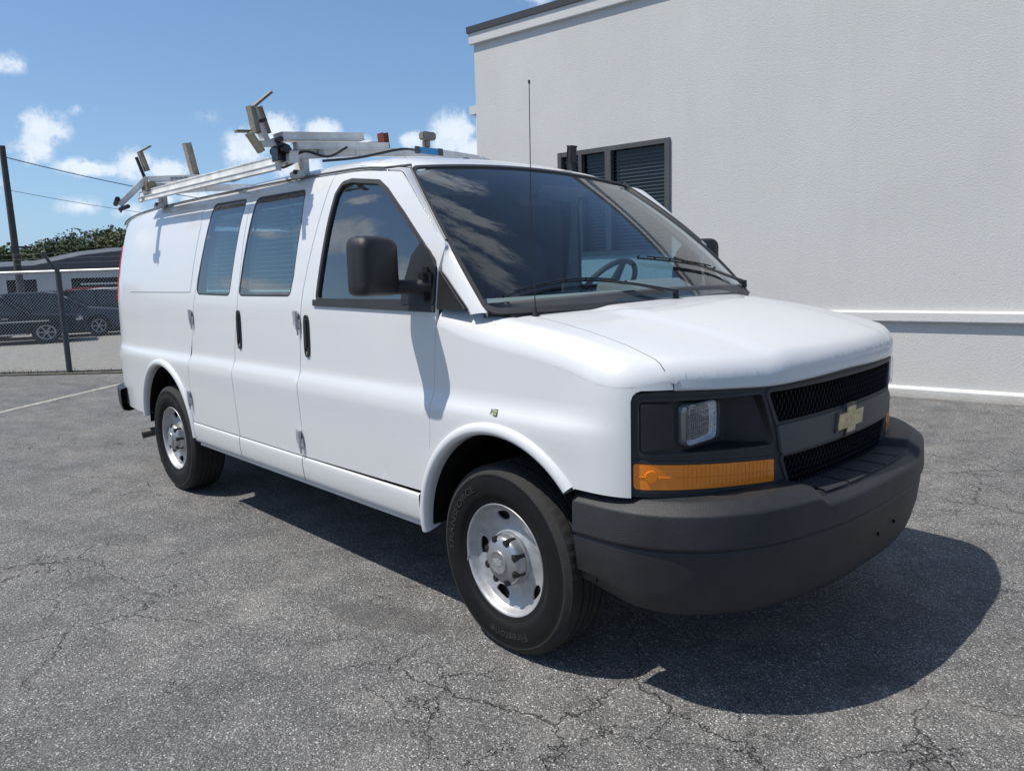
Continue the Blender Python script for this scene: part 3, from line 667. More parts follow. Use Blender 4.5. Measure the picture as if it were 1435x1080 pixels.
for a in np.linspace(-1.034, 1.034, 40): bz.append((a, float(np.interp(abs(a), [0, .35, .5, 1.04], [.682, .686, .715, .750]))))
A_ = Acc().patch([resample(bz, .03), lp(HLO), lp(mir_(HLO)), lp(AMO), lp(mir_(AMO)), lp(GU), lp(GLo)], chF(FD), .035, .02)
for L in (GU, GLo):      # raised rims round the grille openings
    P = lp(L); A_.patch([inset(P, -.012), inset(P, .002)], chF(FD-.005), .02, .01)
for sg in (1, -1):
    for L in (HLO, AMO):
        P = lp(L) if sg > 0 else lp(mir_(L)); A_.patch([inset(P, -.009), inset(P, .001)], chF(FD-.004), .02, .01)
bezel = A_.out('front_bezel', TRIM)
for SD in (1, -1):
    fdep = lambda a: np.interp(np.abs(a), [.47, .50, .56, .635, .655, .74, .80, .86, .885, 1.02], [.016, .022, .050, .100, .104, .076, .045, .020, .016, .016])
    def chH(a, z, dep=0.):
        P, N = ring(a, z, fdep(a)+.012*sstep(z, .94, .88)*0+dep); e = .004
        T1 = ring(a+e, z, fdep(a+e))[0]-ring(a-e, z, fdep(a-e))[0]; T2 = ring(a, z+e, fdep(a))[0]-ring(a, z-e, fdep(a))[0]; n = np.cross(T1, T2); n /= np.linalg.norm(n, axis=-1, keepdims=True); n *= np.sign(n[..., :1]); return P, n
    P = lp(HLO) if SD > 0 else lp(mir_(HLO)); Q = inset(P, .010)
    a_ = Acc(); a_.patch([Q], chH, (.02, .03), 0)
    n = len(P); R0 = ring(P[:, 0], P[:, 1], FD)[0]; R1 = chH(Q[:, 0], Q[:, 1])[0]; rows = [list(np.roll(R0, 0, 0))+[R0[0]], [R0[i]*.5+R1[i]*.5 for i in range(n)]+[R0[0]*.5+R1[0]*.5], list(R1)+[R1[0]]]
    sheet(a_, rows); hs = a_.out('headlight_housing', BLK)
    # slanting raised outer block of the housing
    q = [(.998, 1.050, .01), (.890, 1.048, .02), (.890, .905, .02), (.998, .900, .01)]; q = q if SD > 0 else mir_(q)
    Acc().patch([lp(q)], chF(.004), .03, .014).out('lamp_side_block', BLK, hs)
    # square sealed beam
    by, bz_ = .738, .976; sq = rc([(-.092, -.068, .03), (.092, -.068, .03), (.092, .068, .03), (-.092, .068, .03)], .03, 7)
    b = bmesh.new(); R = []
    for x, s in ((.700, 1.02), (.740, 1.02), (.745, .97)): R.append([b.verts.new((x, -SD*(by+p[0]*s), bz_+p[1]*s)) for p in sq])
    for r0, r1 in zip(R, R[1:]):
        for k in range(len(sq)): b.faces.new((r0[k], r0[(k+1) % len(sq)], r1[(k+1) % len(sq)], r1[k]))
    hl = fin('headlight', b, mat('lamp_rim', (.10, .105, .11), .25, .3), None, smooth=True, ang=50)
    b = bmesh.new(); R = []
    for x, s in ((.748, 1.0), (.757, .93), (.762, .6), (.7635, .25)): R.append([b.verts.new((x, -SD*(by+p[0]*s), bz_+p[1]*s)) for p in sq])
    for r0, r1 in zip(R, R[1:]):
        for k in range(len(sq)): b.faces.new((r0[k], r0[(k+1) % len(sq)], r1[(k+1) % len(sq)], r1[k]))
    b.faces.new(R[-1]); fin('lens', b, GL_LENS, hl, smooth=True)
    b = bmesh.new(); R = []
    for x, s in ((.743, .95), (.723, .80), (.710, .5), (.705, .15)): R.append([b.verts.new((x, -SD*(by+p[0]*s), bz_+p[1]*s)) for p in sq])
    for r0, r1 in zip(R, R[1:]):
        for k in range(len(sq)): b.faces.new((r0[k], r0[(k+1) % len(sq)], r1[(k+1) % len(sq)], r1[k]))
    b.faces.new(R[-1]); fin('reflector', b, REFL, hl, smooth=True)
    b = bmesh.new()
    for k in range(13): y = -.072+k*.012; tube(b, [(.7445, -SD*(by+y), bz_-.055), (.747, -SD*(by+y), bz_), (.7445, -SD*(by+y), bz_+.055)], .0016, 5)
    for k in range(5): tube(b, [(.7455, -SD*(by-.084), bz_-.04+k*.02), (.7455, -SD*(by+.084), bz_-.04+k*.02)], .0013, 5)
    cyl(b, (.708, -SD*by, bz_-.008), (.736, -SD*by, bz_-.008), .012, .009, 12); fin('lens_flutes', b, GL_LENS, hl, smooth=True)
    # amber lamp
    P = lp(AMO) if SD > 0 else lp(mir_(AMO)); am = Acc().patch([inset(P, .003)], chF(.0105), .03, .02).out('turn_signal', AMB)
    b = bmesh.new(); prv = None
    for i, a in enumerate(np.arange(.52, .86, .016)): 
        z0, z1 = np.interp(a, [.48, 1.026], [.744, .772])+.008, np.interp(a, [.48, 1.026], [.826, .862])-.008
        p, nn_ = ring(np.array([a*SD]*2), np.array([z0, z1]), .0100); tube(b, p, .0013, 5)
    for zf in (.5,):
        aa_ = np.linspace(.50, 1.015, 14)*SD; zz = np.interp(np.abs(aa_), [.48, 1.026], [.785, .817]); tube(b, ring(aa_, zz, .0100)[0], .0014, 5)
    cc = ring(.965*SD, .815, .0090)[0]; nrm = Vector(ring(.965*SD, .815)[1]); cyl(b, Vector(cc)-nrm*.004, Vector(cc)+nrm*.002, .020, .019, 20)
    fin('lamp_ribs', b, AMB2, am, smooth=True)
# grille
gm = bmesh.new()
for L, z0, z1 in ((GU, .950, 1.050), (GLo, .708, .822)):
    P = lp(L); pit = .0255; r = pit/math.sqrt(3); rowi = 0; z = z0
    cs = []
    while z < z1+.01:
        a = -.54+(pit/2 if rowi % 2 else 0)
        while a < .54: cs.append((a, z)); a += pit
        z += 1.5*r; rowi += 1
    cs = np.array(cs); ok = inpoly(cs, [inset(P, .001)])
    for a, z in cs[ok]:
        o = [(a+r*math.sin(math.pi/3*k), z+r*math.cos(math.pi/3*k)) for k in range(6)]; i_ = [(a+(p[0]-a)*.80, z+(p[1]-z)*.80) for p in o]; j_ = [(a+(p[0]-a)*.70, z+(p[1]-z)*.70) for p in o]
        V = [[gm.verts.new(ring(p[0], p[1], d)[0]) for p in q] for q, d in ((o, .020), (i_, .016), (j_, .040))]
        for k in range(6):
            gm.faces.new((V[0][k], V[0][(k+1) % 6], V[1][(k+1) % 6], V[1][k])); gm.faces.new((V[1][k], V[1][(k+1) % 6], V[2][(k+1) % 6], V[2][k]))
gr = fin('grille_mesh', gm, BLKG, kind='stuff')
for L in (GU, GLo): Acc().patch([inset(lp(L), -.015)], chF(.045), .05, 0).out('grille_backing', DARK)
bar = [(.476, .936, .012), (-.476, .936, .012), (-.455, .835, .012), (.455, .835, .012)]
grb = Acc().patch([lp(bar)], chF(.002), .035, .018).out('grille_bar', GREYP)
def bow(s=.9, t=.92): 
    w, h, cw, ch_, sk = .120*s, .030*t, .038*s, .051*t, .014
    return [(w, -h), (w-sk, h), (cw, h), (cw-.004, ch_), (-cw-.004, ch_), (-cw, h), (-w-sk*.0, h), (-w+sk, -h), (-cw, -h), (-cw+.004, -ch_), (cw+.004, -ch_), (cw, -h)]
em = Acc().patch([resample([(a, z+.893) for a, z in bow(1.03, 1.18)], .02)], chF(-.004), .03, .02).out('emblem_border', BLKG)
Acc().patch([resample([(a, z+.893) for a, z in bow()], .02)], chF(-.009), .03, .008).out('emblem', GOLD, em)
# ---- front bumper
BPL = crom([(1.052, 0), (1.046, -.25), (1.010, -.48), (.950, -.68), (.870, -.82), (.780, -.91), (.68, -.965), (.58, -.990), (.405, -.997)], 10)
BA = np.concatenate([[0], np.cumsum(np.linalg.norm(np.diff(BPL, axis=0), axis=1))]); BN = np.gradient(BPL, BA, axis=0); BN = np.stack([-BN[:, 1], BN[:, 0]], 1); BN *= np.sign(BN[:1, :1]); BN /= np.linalg.norm(BN, axis=1)[:, None]
BN[0] = (1, 0)
def bump_pt(a, o, z):
    s = -1 if a < 0 else 1; a = abs(a); p = np.array([np.interp(a, BA, BPL[:, 0]), np.interp(a, BA, BPL[:, 1])]); n = np.array([np.interp(a, BA, BN[:, 0]), np.interp(a, BA, BN[:, 1])]); p = p-n*o; return np.array([p[0], s*p[1], z])
BE = BA[-1]; av = np.concatenate([-np.linspace(BE, 0, 70)[:-1], np.linspace(0, BE, 70)])
def bot(a): return float(np.interp(abs(a), [0, .6, .95, 1.15, BE], [.352, .352, .358, .368, .410]))
rows = []; rows2 = []
for a in av:
    pad = 1-float(sstep(abs(a), .40, .455)); zt_ = .742-.012*(abs(a) > 2)-.030*pad; en = float(sstep(abs(a), BE, BE-.012)); 
    r = [(.26, zt_-.002), (.20, zt_), (.056, zt_-.0005), (.050, zt_-.001), (.044, zt_-.004), (.036, zt_-.0095), (.010, zt_-.0285), (.004, zt_-.034), (.0015, zt_-.041), (.0, .665), (-.003, .606), (-.002, .599), (.002, .594), (.010, .588)]
    rows.append([bump_pt(a, o, z) for o, z in r])
    b_ = bot(a); r2 = [(.010, .588), (.0065, .582), (.007, .575), (.009, .54), (.018, .46), (.034, b_+.045), (.044, b_+.018), (.054, b_+.004), (.068, b_), (.13, b_+.01), (.14, b_+.06)]
    rows2.append([bump_pt(a, o, z) for o, z in r2])
a_ = Acc(); sheet(a_, rows); fb = a_.out('front_bumper', BUMP)
a_ = Acc(); sheet(a_, rows2); a_.out('lower_bumper', BUMP, fb)
for sg in (1, -1):       # closed ends
    b = bmesh.new(); col = [bump_pt(sg*BE, o, z) for o, z in ((.10, .742), (.02, .740), (.003, .70), (-.004, .64), (.0, .60), (.008, .58), (.008, .54), (.012, .47), (.03, .42), (.12, .42))]; b.faces.new([b.verts.new(p) for p in col]); fin('bumper_end', b, BUMP, fb)
b = bmesh.new()
for k in range(2): tube(b, [bump_pt(a, .006+.0*k, .0) for a in (0, .01)], .001, 4)
b.free()
pr_ = Acc(); rows = [[bump_pt(a, o, .7145) for o in (.045, .085, .125, .165)] for a in np.linspace(-.39, .39, 40)]; 
for i in range(5):
    a0 = -.385+i*.156; rr_ = [[bump_pt(a, o, z) for o, z in ((.036, .712), (.040, .7175), (.15, .7175), (.156, .712))] for a in np.linspace(a0, a0+.146, 8)]; sheet(pr_, rr_)
pr_.out('step_pad', BUMPT, fb)
for a, z in ((.03, .48), (-.12, .49)):
    b = bmesh.new(); p = bump_pt(a, .012, z); cyl(b, p, p+np.array([.004, 0, 0]), .007, .007, 12); fin('bolt', b, DARK, fb)
# tow hook / skid below, radiator support
b = bmesh.new(); bx(b, (.68, 0, .56), (.08, 1.3, .26)); fin('radiator_support', b, DARK)
b = bmesh.new(); bx(b, (-1.9, 0, .46), (4.9, 1.55, .10)); bx(b, (-1.9, .45, .36), (5.3, .09, .14)); bx(b, (-1.9, -.45, .36), (5.3, .09, .14)); bx(b, (.25, 0, .42), (.9, 1.1, .2))
cyl(b, (-3.43, -.8, .37), (-3.43, .8, .37), .05); cyl(b, (0, -.8, .37), (0, .8, .37), .04); cyl(b, (-3.43, 0, .36), (-3.40, .01, .36), .16); bx(b, (-2.2, .55, .36), (1.0, .35, .2))
fin('underbody', b, UNDER)
b = bmesh.new(); tube(b, [(-3.2, -.55, .38), (-3.90, -.60, .36), (-4.10, -.72, .33), (-4.16, -.945, .298)], .034, 14, cap=False); fin('exhaust_pipe', b, mat('exhaust_metal', (.10, .09, .085), .5, .6, var=.4), smooth=True)
# ---- rear bumper, tail lamps
RB = []
for a in np.concatenate([np.linspace(a_x(-4.36), PEND, 40)]):
    RB.append([ring(a, z, o)[0] for z, o in ((.645, .05), (.65, -.01), (.645, -.045), (.62, -.055), (.52, -.055), (.475, -.045), (.465, -.01), (.47, .05))])
a_ = Acc(); sheet(a_, RB); sheet(a_, [[p*[1, -1, 1] for p in r] for r in RB]); a_.out('rear_bumper', BLK)
for SD in (1, -1):
    t0, t1 = float(a_x(-4.66)), float(a_x(-4.66))+.16; Acc().patch([resample(rc([(t0, 1.30), (t0-.005, 1.55), (t0+.01, 1.76), (t1, 1.76), (t1, 1.30)], .03), .03)], chR(SD), .04, .03, -.012).out('tail_lamp', REDL)
# ---- door handles, hinges, sticker
def handle(x, z0, z1, SD, par=None):
    aC = float(a_x(x)); zc = (z0+z1)/2; w, h_ = .026, (z1-z0)/2
    o = [(aC+w*math.copysign(abs(math.cos(t))**.7, math.cos(t)), zc+h_*math.copysign(abs(math.sin(t))**.45, math.sin(t))) for t in np.linspace(0, 2*math.pi, 40)[:-1]]
    o = np.array(o); q = Acc().patch([o, inset(o, .009)], chR(SD), .02, .012, -.007).out('door_handle', BLK)
    Acc().patch([inset(o, .007)], chR(SD), .02, .0, -.001).out('handle_recess', BLKG, q)
    g = np.array([(aC+(p[0]-aC)*.34-.002, zc+.015+(p[1]-zc)*.70) for p in o]); Acc().patch([g], chR(SD), .02, .014, -.013).out('handle_grip', BLK, q)
    b = bmesh.new(); P, N = ring(aC, z0+.022, -.001); P = P*[1, SD, 1]; N = Vector(N*[1, SD, 1]); cyl(b, P, Vector(P)+N*.006, .008, .008, 16); fin('key_lock', b, CHR, q, smooth=True)
handle(-1.372, 1.080, 1.290, 1); handle(-1.372, 1.080, 1.290, -1); handle(-2.155, 1.080, 1.300, 1)
def hinge(x, z, flip=1, s=1.):
    P, N = ring(a_x(x), z); P = Vector(P); N = Vector(N); b = bmesh.new()
    bx(b, P+N*.008+Vector((-.020*s, 0, .01)), (.042*s, .010, .075*s)); bx(b, P+N*.009+Vector((.012, 0, -.02)), (.020, .012, .05*s))
    bmesh.ops.bevel(b, geom=b.edges[:], offset=.003, segments=2, affect='EDGES')
    cyl(b, P+N*.016+Vector((.004, 0, -.045*s)), P+N*.016+Vector((.004, 0, .045*s)), .009, .009, 12)
    cyl(b, P+N*.014+Vector((.006, 0, -.075*s)), P+N*.014+Vector((.005, 0, -.045*s)), .004, .006, 10); fin('hinge', b, HINGE, smooth=True, ang=40)
hinge(-1.452, 1.262); hinge(-1.462, .655); hinge(-2.842, 1.245); hinge(-2.925, .72)
stk = [(a_x(.024), .953), (a_x(.024), .976), (a_x(.046), .976), (a_x(.046), .953)]
st = Acc().patch([resample(stk, .02)], chR(1), .02, 0, -.0012).out('sticker', mat('sticker_black', (.02, .02, .02), .4))
def text_mesh(txt, size, m, name, parent, mp, extr=0., bold=0.):
    c_ = bpy.data.curves.new('t', 'FONT'); c_.body = txt; c_.size = size; c_.align_x = 'CENTER'; c_.align_y = 'CENTER'; c_.extrude = extr; c_.offset = bold; c_.resolution_u = 3
    o = bpy.data.objects.new('t', c_); COL.objects.link(o); bpy.context.view_layer.update(); me = o.to_mesh(); V = [mp(v.co) for v in me.vertices]; F = [tuple(p.vertices) for p in me.polygons]; o.to_mesh_clear(); bpy.data.objects.remove(o); bpy.data.curves.remove(c_)
    return mk(name, V, F, m, parent, smooth=False)
def on_side(ac, zc, dep, SD=1): return lambda v: ring(ac-v.x*SD, zc+v.y, dep)[0]*[1, SD, 1]
for z0_, z1_ in ((.956, .9625), (.9655, .973)): Acc().patch([resample([(a_x(.026), z0_), (a_x(.026), z1_), (a_x(.044), z1_), (a_x(.044), z0_)], .02)], chR(1), .02, 0, -.0020).out('sticker_band', mat('sticker_olive', (.34, .37, .12), .4), st)
text_mesh('P', .024, mat('sticker_grey', (.16, .18, .20), .4), 'sticker_letter', st, on_side(float(a_x(.014)), .9655, -.0014), 0, .0010)
# ---- wheels
def make_wheel(name='wheel'):
    w = bpy.data.objects.new(name, None); COL.objects.link(w); w.empty_display_size = .1
    R = .3745; prof = [(.214, -.088), (.222, -.101), (.232, -.108), (.244, -.109), (.247, -.113), (.27, -.1195), (.30, -.1225), (.322, -.1215), (.338, -.1175), (.341, -.1185), (.346, -.1155), (.352, -.112), (.361, -.104)]
    tr = [(.3685, -.098), (R-.002, -.090), (R, -.078), (R, -.058), (R-.009, -.056), (R-.009, -.047), (R, -.045), (R, -.020), (R-.009, -.018), (R-.009, -.008), (R, -.006)]
    n = 160; b = bmesh.new(); full = prof+[(.3665, -.101)]; lathe(b, full[:9], n); lathe(b, full[8:], n, mi=1); lathe(b, [(r, -h) for r, h in full], n); lathe(b, [(.214, -.088), (.214, .088)], 48)
    bmesh.ops.remove_doubles(b, verts=b.verts, dist=1e-5); fin('tyre', b, [RUB, TREAD], w, smooth=True, ang=60)
    b = bmesh.new(); P = [(.3665, -.101)]+tr; P = P+[(r, -h) for r, h in P[::-1]]; rings = lathe(b, P, n)
    for ri in (1, 2, 3, len(P)-4, len(P)-3, len(P)-2):
        for k, v in enumerate(rings[ri]):
            if k % 3 == 0: s = (R-.004)/R if ri in (2, 3, len(P)-4, len(P)-3) else .995; v.co.x *= s; v.co.z *= s
    for ri in range(5, len(P)-6):
        for k, v in enumerate(rings[ri]):
            if (k+ri*2) % 5 == 0: v.co.x *= .991; v.co.z *= .991
    fin('tread', b, TREAD, w, smooth=True, ang=25)
    def arc_text(txt, th0, size, rad_, sp=1.0):
        sh = lambda r: np.interp(r, [.244, .27, .30, .322, .338], [-.1105, -.1198, -.1228, -.1218, -.1180])
        def mp(v):
            r = rad_+v.y; th = th0-v.x*sp/rad_; return (r*math.cos(th), float(sh(r))-.0006-(v.z*1.), r*math.sin(th))
        text_mesh(txt, size, RUBT, 'tyre_lettering', w, mp, .0012, .0004)
    arc_text('TRANSFORCE', rad(152), .038, .298, 1.5); arc_text('Firestone', rad(-82), .046, .295, 1.25)
    # rim
    b = bmesh.new(); lathe(b, [(.2235, -.094), (.2245, -.1015), (.2215, -.1055), (.216, -.1045), (.2125, -.100), (.209, -.090), (.2045, -.078), (.199, -.070)], 96)
    rim = fin('rim', b, STEEL, w, smooth=True, ang=60)
    hr = spl([(.06, -.060), (.09, -.062), (.108, -.0575), (.13, -.050), (.155, -.052), (.18, -.060), (.195, -.0665), (.20, -.070)])
    def chW(x, z, dep=0.):
        r = np.hypot(x, z); e = .002; y = hr(r); s = (hr(r+e)-hr(r-e))/(2*e); n_ = np.stack([s*x/r, -np.ones_like(r), s*z/r], -1); n_ /= np.linalg.norm(n_, axis=-1, keepdims=True); return np.stack([x, y, z], -1)-n_*dep, n_
    cir = lambda r, n_: np.array([(r*math.cos(2*math.pi*k/n_), r*math.sin(2*math.pi*k/n_)) for k in range(n_)]); holes = []
    for k in range(5):
        t = rad(33+72*k); c_, s_ = math.cos(t), math.sin(t); hp = np.array([(.0195*math.copysign(abs(math.cos(q_))**.8, math.cos(q_)), (.036+.007*math.cos(q_))*math.copysign(abs(math.sin(q_))**.8, math.sin(q_))) for q_ in np.linspace(0, 6.2832, 25)[:-1]])+[.166, 0]; holes.append(resample(np.stack([hp[:, 0]*c_-hp[:, 1]*s_, hp[:, 0]*s_+hp[:, 1]*c_], 1), .008))
    Acc().patch([cir(.1995, 96), cir(.075, 48)]+holes, chW, .014, .012).out('rim_disc', STEEL, rim)
    b = bmesh.new(); lathe(b, [(.2, -.03), (.10, -.02), (.001, -.02)], 40); fin('brake_disc', b, mat('brake_iron', (.05, .042, .038), .6, .5, var=.4, vscale=30), rim, smooth=True)
    b = bmesh.new(); lathe(b, [(.1045, -.054), (.1055, -.066), (.1035, -.0715), (.099, -.073), (.094, -.070), (.090, -.060)], 64); fin('cap_flange', b, CAPM, rim, smooth=True, ang=45)
    b = bmesh.new(); lathe(b, [(.099, -.058), (.0975, -.098), (.0955, -.106), (.090, -.1125), (.080, -.1180), (.066, -.1228), (.054, -.1265), (.0475, -.128), (.0465, -.1325), (.0450, -.1340), (.0425, -.1345), (.0405, -.1335), (.001, -.1335)], 72)
    cap = fin('hub_cap', b, CAPM, w, smooth=True, ang=40)
    nut = None
    for k in range(8):
        if nut is None:
            b = bmesh.new(); cyl(b, (.0845, -.074, 0), (.0835, -.1195, 0), .0158, .0150, 22); R_ = bmesh.ops.create_cone(b, cap_ends=True, segments=18, radius1=.0100, radius2=.008, depth=.005); M_ = Matrix.Rotation(rad(90), 3, 'X')
            for v in R_['verts']: v.co = M_@v.co+Vector((.0835, -.1200, 0))
            nut = fin('lug_shade_plug', b, HUBD, cap, smooth=True, ang=40); o = nut  # raised plug; its dark colour stands in for the shade of a recess
        else: o = nut.copy(); COL.objects.link(o)
        o.matrix_local = Matrix.Rotation(-rad(22.5+45*k), 4, 'Y')
    b = bmesh.new(); prism(b, [(p[0]*.24, p[1]*.30) for p in bow()], lambda x, z: (x, -.133, z), lambda x, z: (x, -.1350, z)); fin('cap_emblem', b, STEEL, cap)
    b = bmesh.new(); bx(b, (-.2165, -.1055, -.045), (.007, .004, .026), Matrix.Rotation(.2, 3, 'Y')); fin('wheel_weight', b, mat('lead', (.3, .3, .3), .5, .6), rim)
    return w
wh = make_wheel(); wh.parent = van; wheel_spots = [((1.7, -.846, .372), rad(-1.5), .2), ((-1.73, -.850, .372), 0, 1.1), ((1.7, .846, .372), math.pi, .7), ((-1.73, .850, .372), math.pi, .4)]
for i, (l, rz, ry) in enumerate(wheel_spots):
    o = wh if i == 0 else copy_tree(wh, van); o.location = l; o.rotation_euler = (0, ry if i else 0, rz)
# ---- interior
b = bmesh.new(); bx(b, (-1.72, 0, .62), (2.3, 1.78, .04)); bx(b, (-3.4, 0, .62), (2.0, 1.1, .04)); fin('cabin_floor', b, INT)
b = bmesh.new(); pr = rc([(.06, 1.24, .02), (-.03, 1.325, .05), (-.34, 1.365, .05), (-.43, 1.31, .03), (-.44, 1.10, .05), (-.34, .96, .02), (.04, .96, .02)], .03, 5); prism(b, [tuple(p) for p in pr], lambda x, z: (x, -.80, z), lambda x, z: (x, .80, z)); fin('dashboard', b, DASH, smooth=True, ang=40)
b = bmesh.new(); prism(b, [tuple(p) for p in rc([(-.18, 1.345), (-.30, 1.41), (-.46, 1.40), (-.50, 1.29), (-.3, 1.25)], .03, 5)], lambda x, z: (x, .18, z), lambda x, z: (x, .66, z)); fin('instrument_hood', b, DASH, smooth=True, ang=40)
b = bmesh.new(); prism(b, [tuple(p) for p in rc([(-.1, 1.0), (-.55, 1.02), (-.75, .95), (-.8, .6), (-.1, .6)], .08, 6)], lambda x, z: (x, -.24, z), lambda x, z: (x, .24, z)); fin('engine_cover', b, INT, smooth=True)
b = bmesh.new(); ax = Vector((-.78, 0, .62)).normalized(); u_ = Vector((0, 1, 0)); v_ = ax.cross(u_); cc = Vector((-.60, .42, 1.355)); pts = [cc+u_*.195*math.cos(t)+v_*.195*math.sin(t) for t in np.linspace(0, 2*math.pi, 41)]; tube(b, pts, .015, 10, cap=False)
for t in (.3, 2.84, 4.71): tube(b, [cc-ax*.02, cc+u_*.19*math.cos(t)+v_*.19*math.sin(t)], [.03, .014], 8)
cyl(b, cc-ax*.02, cc+ax*.02, .06, .055, 20); cyl(b, cc-ax*.02, cc-ax*.3, .03, .04, 12); fin('steering_wheel', b, mat('steering_black', (.03, .032, .034), .5), smooth=True)
for sy in (1, -1):
    st_ = bmesh.new(); R_ = Matrix.Rotation(rad(-14), 3, 'Y')
    bx(st_, (-1.02, sy*.46, .98), (.52, .52, .16)); bx(st_, (-1.02, sy*.46, .78), (.42, .40, .26)); bx(st_, (-1.33, sy*.46, 1.33), (.13, .50, .66), R_); bx(st_, (-1.42, sy*.46, 1.74), (.09, .28, .17), R_)
    bmesh.ops.bevel(st_, geom=st_.edges[:], offset=.04, segments=4, affect='EDGES'); fin('seat', st_, SEAT, smooth=True)
b = bmesh.new(); rows = [[(x, y, float(roofP(x, y))-.045-.05*(abs(y) > .7)) for y in np.linspace(-.76, .76, 17)] for x in np.linspace(-4.6, -.93, 20)]
a_ = Acc(); sheet(a_, rows); a_.out('headliner', LINER)
b = bmesh.new(); bx(b, (-.72, 0, 1.83), (.02, .24, .07)); bx(b, (-.70, 0, 1.88), (.02, .02, .1)); bmesh.ops.bevel(b, geom=b.edges[:], offset=.006, segments=2, affect='EDGES'); fin('rear_view_mirror', b, BLK, smooth=True)
for sy in (1, -1):
    b = bmesh.new(); bx(b, (-.93, sy*.40, 1.895), (.16, .42, .018), Matrix.Rotation(rad(-18), 3, 'Y')); bmesh.ops.bevel(b, geom=b.edges[:], offset=.006, segments=2, affect='EDGES'); fin('sun_visor', b, LINER, smooth=True)
b = bmesh.new(); bx(b, (-1.72, 0, .95), (.03, 1.74, .70)); 
for k in range(36): y = -.80+k*.0457; cyl(b, (-1.72, y, 1.30), (-1.72, y, 1.93), .003, n=5)
for k in range(14): z = 1.33+k*.045; cyl(b, (-1.72, -.80, z), (-1.72, .80, z), .003, n=5)
for y in (-.82, -.30, .30, .82): bx(b, (-1.72, y*(.98), 1.61), (.03, .035, .66))
fin('cargo_partition', b, INT)
for x0, x1 in ((-2.125, -1.56), (-2.72, -2.27)):       # window guards
    b = bmesh.new(); 
    for k in range(int((x1-x0)/.0125)): x = x0+.0125*k; tube(b, [ring(a_x(x), z, .05)[0] for z in (1.42, 1.6, 1.75, 1.86)], .0014, 3)
    for k in range(18): z = 1.42+k*.0255; tube(b, [ring(a_x(x0), z, .05)[0], ring(a_x(x1), z, .05)[0]], .0014, 3)
    for x in (x0, x1): tube(b, [ring(a_x(x), z, .048)[0] for z in (1.40, 1.6, 1.75, 1.88)], .007, 5)
    for z in (1.41, 1.87): tube(b, [ring(a_x(x0), z, .048)[0], ring(a_x(x1), z, .048)[0]], .007, 5)
    fin('window_guard', b, WMESH)
b = bmesh.new()
for k in range(3): bx(b, (-3.2, .72, .85+k*.38), (2.3, .32, .02))
for x in (-4.3, -3.6, -2.9, -2.1): bx(b, (x, .72, 1.1), (.03, .32, 1.0))
fin('cargo_shelf', b, mat('shelf_grey', (.25, .26, .27), .6))

# ---- ladder rack
rack = bpy.data.objects.new('ladder_rack', None); COL.objects.link(rack); rack.parent = van; rack.location = (0, 0, 0)
rack['label'] = 'white drop-down ladder rack bolted to the roof rails'
vi = Matrix.Translation((1.7, 0, 0))
def rk(name, b, m, smooth=False, bevel=0.): return fin(name, b, m, rack, smooth=smooth, bevel=bevel)
def rbeam(name, p, q, w, h, m=RACKW, up=(0, 0, 1), bv=.004):
    b = bmesh.new(); beam(b, p, q, w, h, up); bmesh.ops.bevel(b, geom=b.edges[:], offset=bv, segments=2, affect='EDGES'); return rk(name, b, m, True)
for xb, dz in ((-1.60, 0), (-3.62, 0)):
    # arched crossbar
    b = bmesh.new(); P = [(-.93, 2.085), (-.5, 2.135), (.05, 2.175), (.40, 2.160), (.72, 2.09), (.86, 2.03)]
    for (y0, z0), (y1, z1) in zip(P, P[1:]): beam(b, (xb, y0, z0+dz), (xb, y1, z1+dz), .045, .045)
    bmesh.ops.bevel(b, geom=b.edges[:], offset=.004, segments=2, affect='EDGES'); rk('crossbar', b, RACKW, True)
    for sg, zf in ((-1, 2.075), (1, 2.03)):
        b = bmesh.new(); yy = .80; bx(b, (xb-.02, sg*yy, (zf+1.995)/2), (.085, .04, zf-1.985)); bx(b, (xb-.02, sg*(yy+.03), 2.0), (.11, .035, .035)); bmesh.ops.bevel(b, geom=b.edges[:], offset=.005, segments=2, affect='EDGES'); rk('gutter_foot', b, RACKW, True)
        b = bmesh.new(); cyl(b, (xb, sg*.835, 2.01), (xb, sg*.86, 2.01), .012, n=6); rk('bolt', b, BLKG)
# torque tube and its parallel rail along the passenger side
rbeam('torque_tube', (-3.78, -.885, 2.085), (-1.52, -.895, 2.072), .045, .045)
rbeam('slide_rail', (-3.70, -.80, 2.125), (-1.60, -.80, 2.105), .03, .035)
rbeam('slide_rail', (-3.70, -.93, 2.045), (-1.60, -.945, 2.03), .022, .03)
# front carriage
rbeam('ladder_channel', (-1.60, -.935, 2.175), (-1.60, -.455, 2.215), .10, .038)
rbeam('ladder_arm', (-1.57, -.86, 2.135), (-1.57, -.30, 2.178), .05, .035)
rbeam('ladder_channel', (-3.62, -.905, 2.175), (-3.62, -.365, 2.225), .10, .036)
rbeam('ladder_arm', (-3.59, -.86, 2.135), (-3.59, -.42, 2.160), .05, .03)
b = bmesh.new(); bx(b, (-1.60, -.935, 2.10), (.07, .05, .09)); cyl(b, (-1.66, -.93, 2.11), (-1.52, -.93, 2.11), .022); bmesh.ops.bevel(b, geom=[e for e in b.edges], offset=.003, segments=1, affect='EDGES'); rk('pivot_block', b, BLKG)
b = bmesh.new(); cyl(b, (-1.572, -.72, 2.108), (-1.555, -.72, 2.108), .016, n=14); rk('bolt', b, STEEL, True)
b = bmesh.new(); bx(b, (-3.60, -.90, 2.125), (.12, .06, .06)); bx(b, (-3.58, -.83, 2.09), (.20, .10, .025)); bmesh.ops.bevel(b, geom=b.edges[:], offset=.004, segments=2, affect='EDGES'); rk('pivot_block', b, mat('rack_greasy', (.20, .17, .12), .6, .2, var=.5, vscale=30), True)
